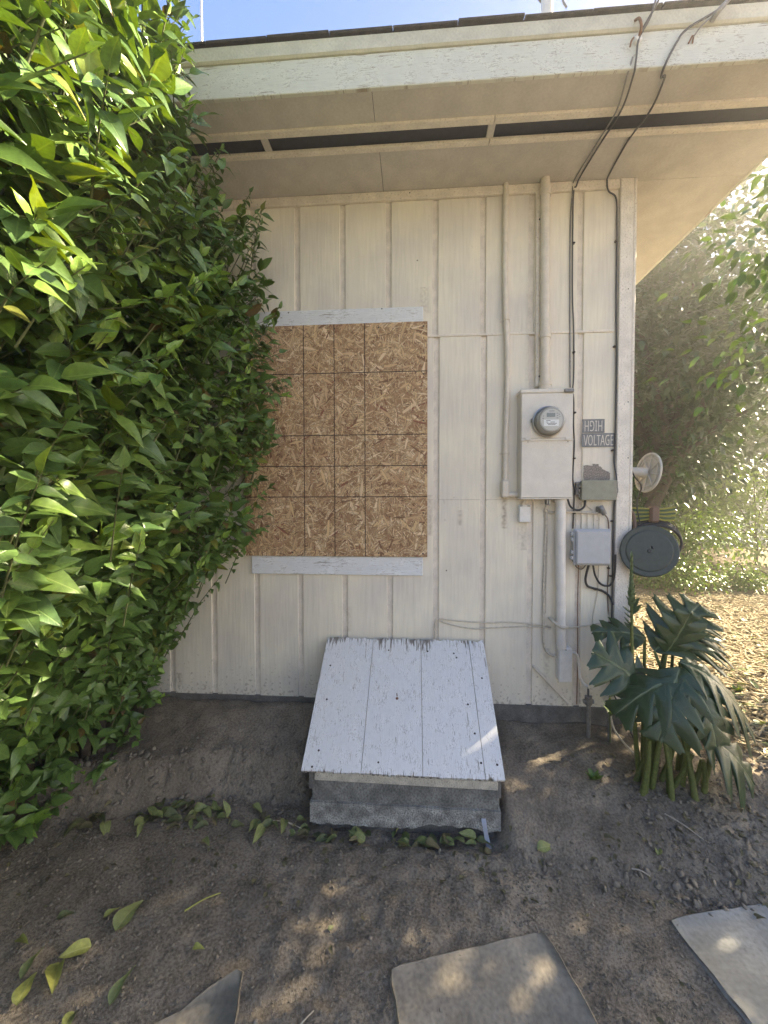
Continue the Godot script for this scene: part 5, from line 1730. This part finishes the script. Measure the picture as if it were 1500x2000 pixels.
# ------------------------------------------------------------------ fallen leaves, clods, twigs on the ground
func make_litter() -> void:
	var r := RandomNumberGenerator.new()
	r.seed = 33
	var shapes := [leaf_mesh(0.24, 0.7, 0.35, 0.35, 0.5), leaf_mesh(0.21, 0.9, 0.18, 0.30, 0.9), leaf_mesh(0.26, 0.5, 0.6, 0.30, -0.6)]
	var g := "fallen leaves on the dirt"
	# the ones that can be told apart: [x, z, length, turn, tilt, material, shape, label]
	var big := [
		[-1.15, 1.25, 0.115, 0.2, 0.55, "fallen", 2, "large cupped yellow-green fallen leaf in the left foreground"],
		[-1.27, 1.37, 0.125, 2.6, 0.3, "fallen_yellow", 1, "long bright yellow fallen leaf at the lower left, the left one of two"],
		[-1.20, 1.31, 0.095, -2.2, 0.35, "fallen_yellow", 0, "narrow yellow fallen leaf pointing right, right one of two at the lower left"],
		[-1.00, 1.475, 0.10, 0.4, 0.7, "fallen", 1, "upright curled green leaf at the bottom edge, left"],
		[-1.10, 1.50, 0.075, 2.9, 0.5, "fallen", 0, "small round green leaf at the bottom edge beside the curled one"],
		[-1.24, 1.20, 0.06, 0.9, 0.3, "fallen_yellow", 1, "small yellow leaf above the large cupped leaf"],
		[-0.82, 1.28, 0.045, 1.8, 0.3, "fallen_yellow", 0, "tiny yellow leaf lying alone near the half-buried paver"],
		[0.585, 0.775, 0.085, 1.4, 0.35, "fallen", 2, "yellow-green leaf on the dirt right of the hatch strap"],
		[1.12, 0.79, 0.06, 0.6, 0.2, "fallen", 0, "pale green leaf on the slope below the big plant"],
		[0.91, 0.72, 0.06, 2.2, 0.3, "fallen_brown", 1, "brown leaf on the slope between strap and big plant"],
		[-1.36, 1.43, 0.09, 0.1, 0.5, "fallen", 1, "green leaf at the lower left corner, leaning upright"],
		[-1.30, 1.50, 0.085, -0.3, 0.6, "fallen_yellow", 2, "yellow leaf at the lower left corner beside the leaning green one"],
		[-1.03, 0.80, 0.06, 2.4, 0.3, "fallen", 0, "yellow-green leaf lying alone in front of the left bank"],
		[1.35, 0.63, 0.07, 0.5, 0.25, "fallen_brown", 2, "curled dry leaf at the foot of the big plant"],
		[-1.42, 1.22, 0.06, 1.2, 0.25, "fallen_dark", 0, "dark green leaf near the left edge, above the yellow pair"],
		[-1.50, 1.30, 0.07, 2.0, 0.3, "fallen_yellow", 1, "yellow leaf at the left edge, left of the yellow pair"],
		[-0.70, 1.02, 0.035, 0.3, 0.2, "fallen_brown", 2, "tiny brown leaf on the bare dirt left of centre"],
		[0.20, 0.93, 0.035, 1.3, 0.2, "fallen_brown", 0, "tiny brown leaf on the dirt in front of the hatch"],
		[0.78, 1.38, 0.04, 2.4, 0.2, "fallen_brown", 1, "small brown leaf between the tan and the grey paver"],
		[-0.33, 1.18, 0.03, 0.7, 0.2, "fallen_dark", 2, "tiny dark leaf left of the tan paver"]]
	for q in big:
		var p := Vector3(q[0], ground_h(q[0], q[1]) + 0.012, q[1])
		var d := Vector3(sin(q[3]), q[4], -cos(q[3]))
		single("fallen_leaf", shapes[q[6]], M[q[5]], q[7], "leaf", g, Transform3D(leaf_basis(d, Vector3(0, 1, 0.45), q[2]), p))
	# drifts at the foot of the bank and in the hatch gully
	for i in 92:
		var x := 0.0
		var z := 0.0
		var lab := ""
		if i < 46:
			var cc: float = [-1.62, -1.38, -1.22, -1.08][r.randi() % 4]
			x = cc + r.randfn() * 0.07
			z = 0.60 + maxf(0.0, -x - 1.1) * 0.26 + r.randfn() * 0.05 + 0.02
			lab = "one of the dull green leaves drifted at the foot of the left bank"
		elif i < 60:
			x = r.randf_range(-0.80, -0.52)
			z = 0.62 + r.randf() * 0.14
			lab = "one of the leaves heaped at the left corner of the hatch kerb"
		else:
			x = r.randf_range(-0.50, 0.36)
			z = 0.675 + r.randf() * 0.085
			lab = "one of the leaves lying in the gully under the hatch kerb"
		var m: Material = [M.fallen_brown, M.fallen, M.fallen_brown, M.fallen_dark][r.randi() % 4] if i >= 60 else [M.fallen, M.fallen_dark, M.fallen, M.fallen_brown][r.randi() % 4]
		var d := Vector3(r.randfn(), r.randf_range(-0.1, 0.42), r.randfn() * 0.7)
		single("fallen_leaf", shapes[r.randi() % 3], m, lab, "leaf", lab.substr(7), Transform3D(leaf_basis(d, Vector3(r.randf_range(-0.6, 0.6), 1, r.randf_range(-0.2, 0.6)), r.randf_range(0.05, 0.095)), Vector3(x, ground_h(x, z) + 0.012 + 0.012 * r.randf(), z)))
	# soil crumbs and pebbles, thick around the big plant
	var lump := SphereMesh.new()
	lump.radius = 0.5
	lump.height = 0.8
	lump.radial_segments = 7
	lump.rings = 4
	var xfs := []
	for i in 11700:
		var x := 0.0
		var z := 0.0
		if i < 1500:
			x = r.randf_range(1.1, 2.4)
			z = r.randf_range(0.25, 1.0)
		elif i < 2000:
			x = r.randf_range(0.5, 2.0)
			z = 0.84 + maxf(0.0, x - 0.6) * 0.15 + r.randfn() * 0.05
		elif i < 2700:
			x = r.randf_range(-2.2, -0.6)
			z = 0.58 + maxf(0.0, -x - 1.1) * 0.26 + r.randfn() * 0.05
		else:
			x = r.randf_range(-2.2, 2.2)
			z = r.randf_range(0.75, 1.8)
		if i >= 11000:
			# clods broken from the bank
			x = r.randf_range(-2.1, -0.6)
			z = 0.44 + maxf(0.0, -x - 1.1) * 0.28 + r.randfn() * 0.07
		var s := (0.006 if i >= 11000 else 0.005) + 0.018 * pow(r.randf(), 4.0) * (1.6 if i < 2000 or i >= 11000 else 0.55)
		xfs.append(Transform3D(Basis(Vector3(r.randfn(), r.randfn(), r.randfn()).normalized(), r.randf() * TAU) * Basis.from_scale(Vector3(s, s * 0.7, s * 1.2)), Vector3(x, ground_h(x, z) + s * 0.15, z)))
	var cl := multi("soil_crumbs", lump, M.clod, xfs, [], null)
	cl.set_meta("label", "loose soil crumbs and pebbles scattered over the dirt")
	cl.set_meta("category", "soil crumbs")
	# broken brown leaf scraps
	xfs = []
	for i in 420:
		var x := r.randf_range(-2.0, 2.2)
		var z := 0.66 + absf(r.randfn()) * 0.28
		if i % 3 == 0:
			x = r.randf_range(0.9, 2.3)
			z = r.randf_range(0.1, 0.95)
		xfs.append(Transform3D(leaf_basis(Vector3(r.randfn(), 0.25 * r.randfn(), r.randfn()), Vector3(r.randf_range(-0.6, 0.6), 1, r.randf_range(-0.6, 0.6)), r.randf_range(0.012, 0.04)), Vector3(x, ground_h(x, z) + 0.004, z)))
	var sc := multi("leaf_scraps", shapes[0], M.fallen_brown, xfs, [], null)
	sc.set_meta("label", "broken brown leaf scraps scattered over the dirt")
	sc.set_meta("category", "leaf litter")
	# pale chips and bits of straw trodden into the dirt
	var bit := box(Vector3(-0.5, -0.06, -0.12), Vector3(0.5, 0.06, 0.12), 0.01)
	xfs = []
	var cols := []
	for i in 900:
		var x := r.randf_range(-2.2, 2.2)
		var z := r.randf_range(0.72, 1.8)
		var s := 0.004 + 0.028 * pow(r.randf(), 3.0)
		xfs.append(Transform3D(Basis(Vector3.UP, r.randf() * TAU) * Basis.from_scale(Vector3(s, 0.012, 0.004 / maxf(s, 0.004) * 0.016)), Vector3(x, ground_h(x, z) + 0.002, z)))
		var k := r.randf_range(0.5, 1.2)
		cols.append(Color(0.38 * k, 0.32 * k, 0.21 * k))
	var ch := multi("straw_bits", bit, M.straw, xfs, cols, null)
	ch.set_meta("label", "tiny bits of straw and chips trodden into the dirt")
	ch.set_meta("category", "straw")
	# dry stalks lying about
	var n := 0
	for q in [[-0.93, 1.15, 0.14, 0.9, "pale dry grass stem on the dirt left of the centre paver"], [1.26, 0.60, 0.16, 2.4, "dry leaf stalk lying on the slope below the big plant"], [-0.38, 1.52, 0.1, 0.6, "short green grass stem at the bottom edge right of the half-buried paver"], [-0.75, 0.66, 0.18, 1.6, "thin brown twig lying along the foot of the left bank"], [0.98, 0.84, 0.07, 1.9, "grey twig at the foot of the right slope"]]:
		var a := Vector3(q[0], 0, q[1])
		var b: Vector3 = a + Vector3(sin(q[3]), 0, -cos(q[3])) * q[2]
		var mm: Vector3 = (a + b) / 2.0
		for p in [0]:
			a.y = ground_h(a.x, a.z) + 0.006
			b.y = ground_h(b.x, b.z) + 0.006
			mm.y = maxf(ground_h(mm.x, mm.z), (a.y + b.y) / 2.0) + 0.008
		single("dry_stalk", tube(curve([a, mm, b]), 0.0035, 6, 0.002), M.fallen_yellow if n == 0 else M.bare_wood, q[4], "stalk", "dry stalks on the dirt")
		n += 1
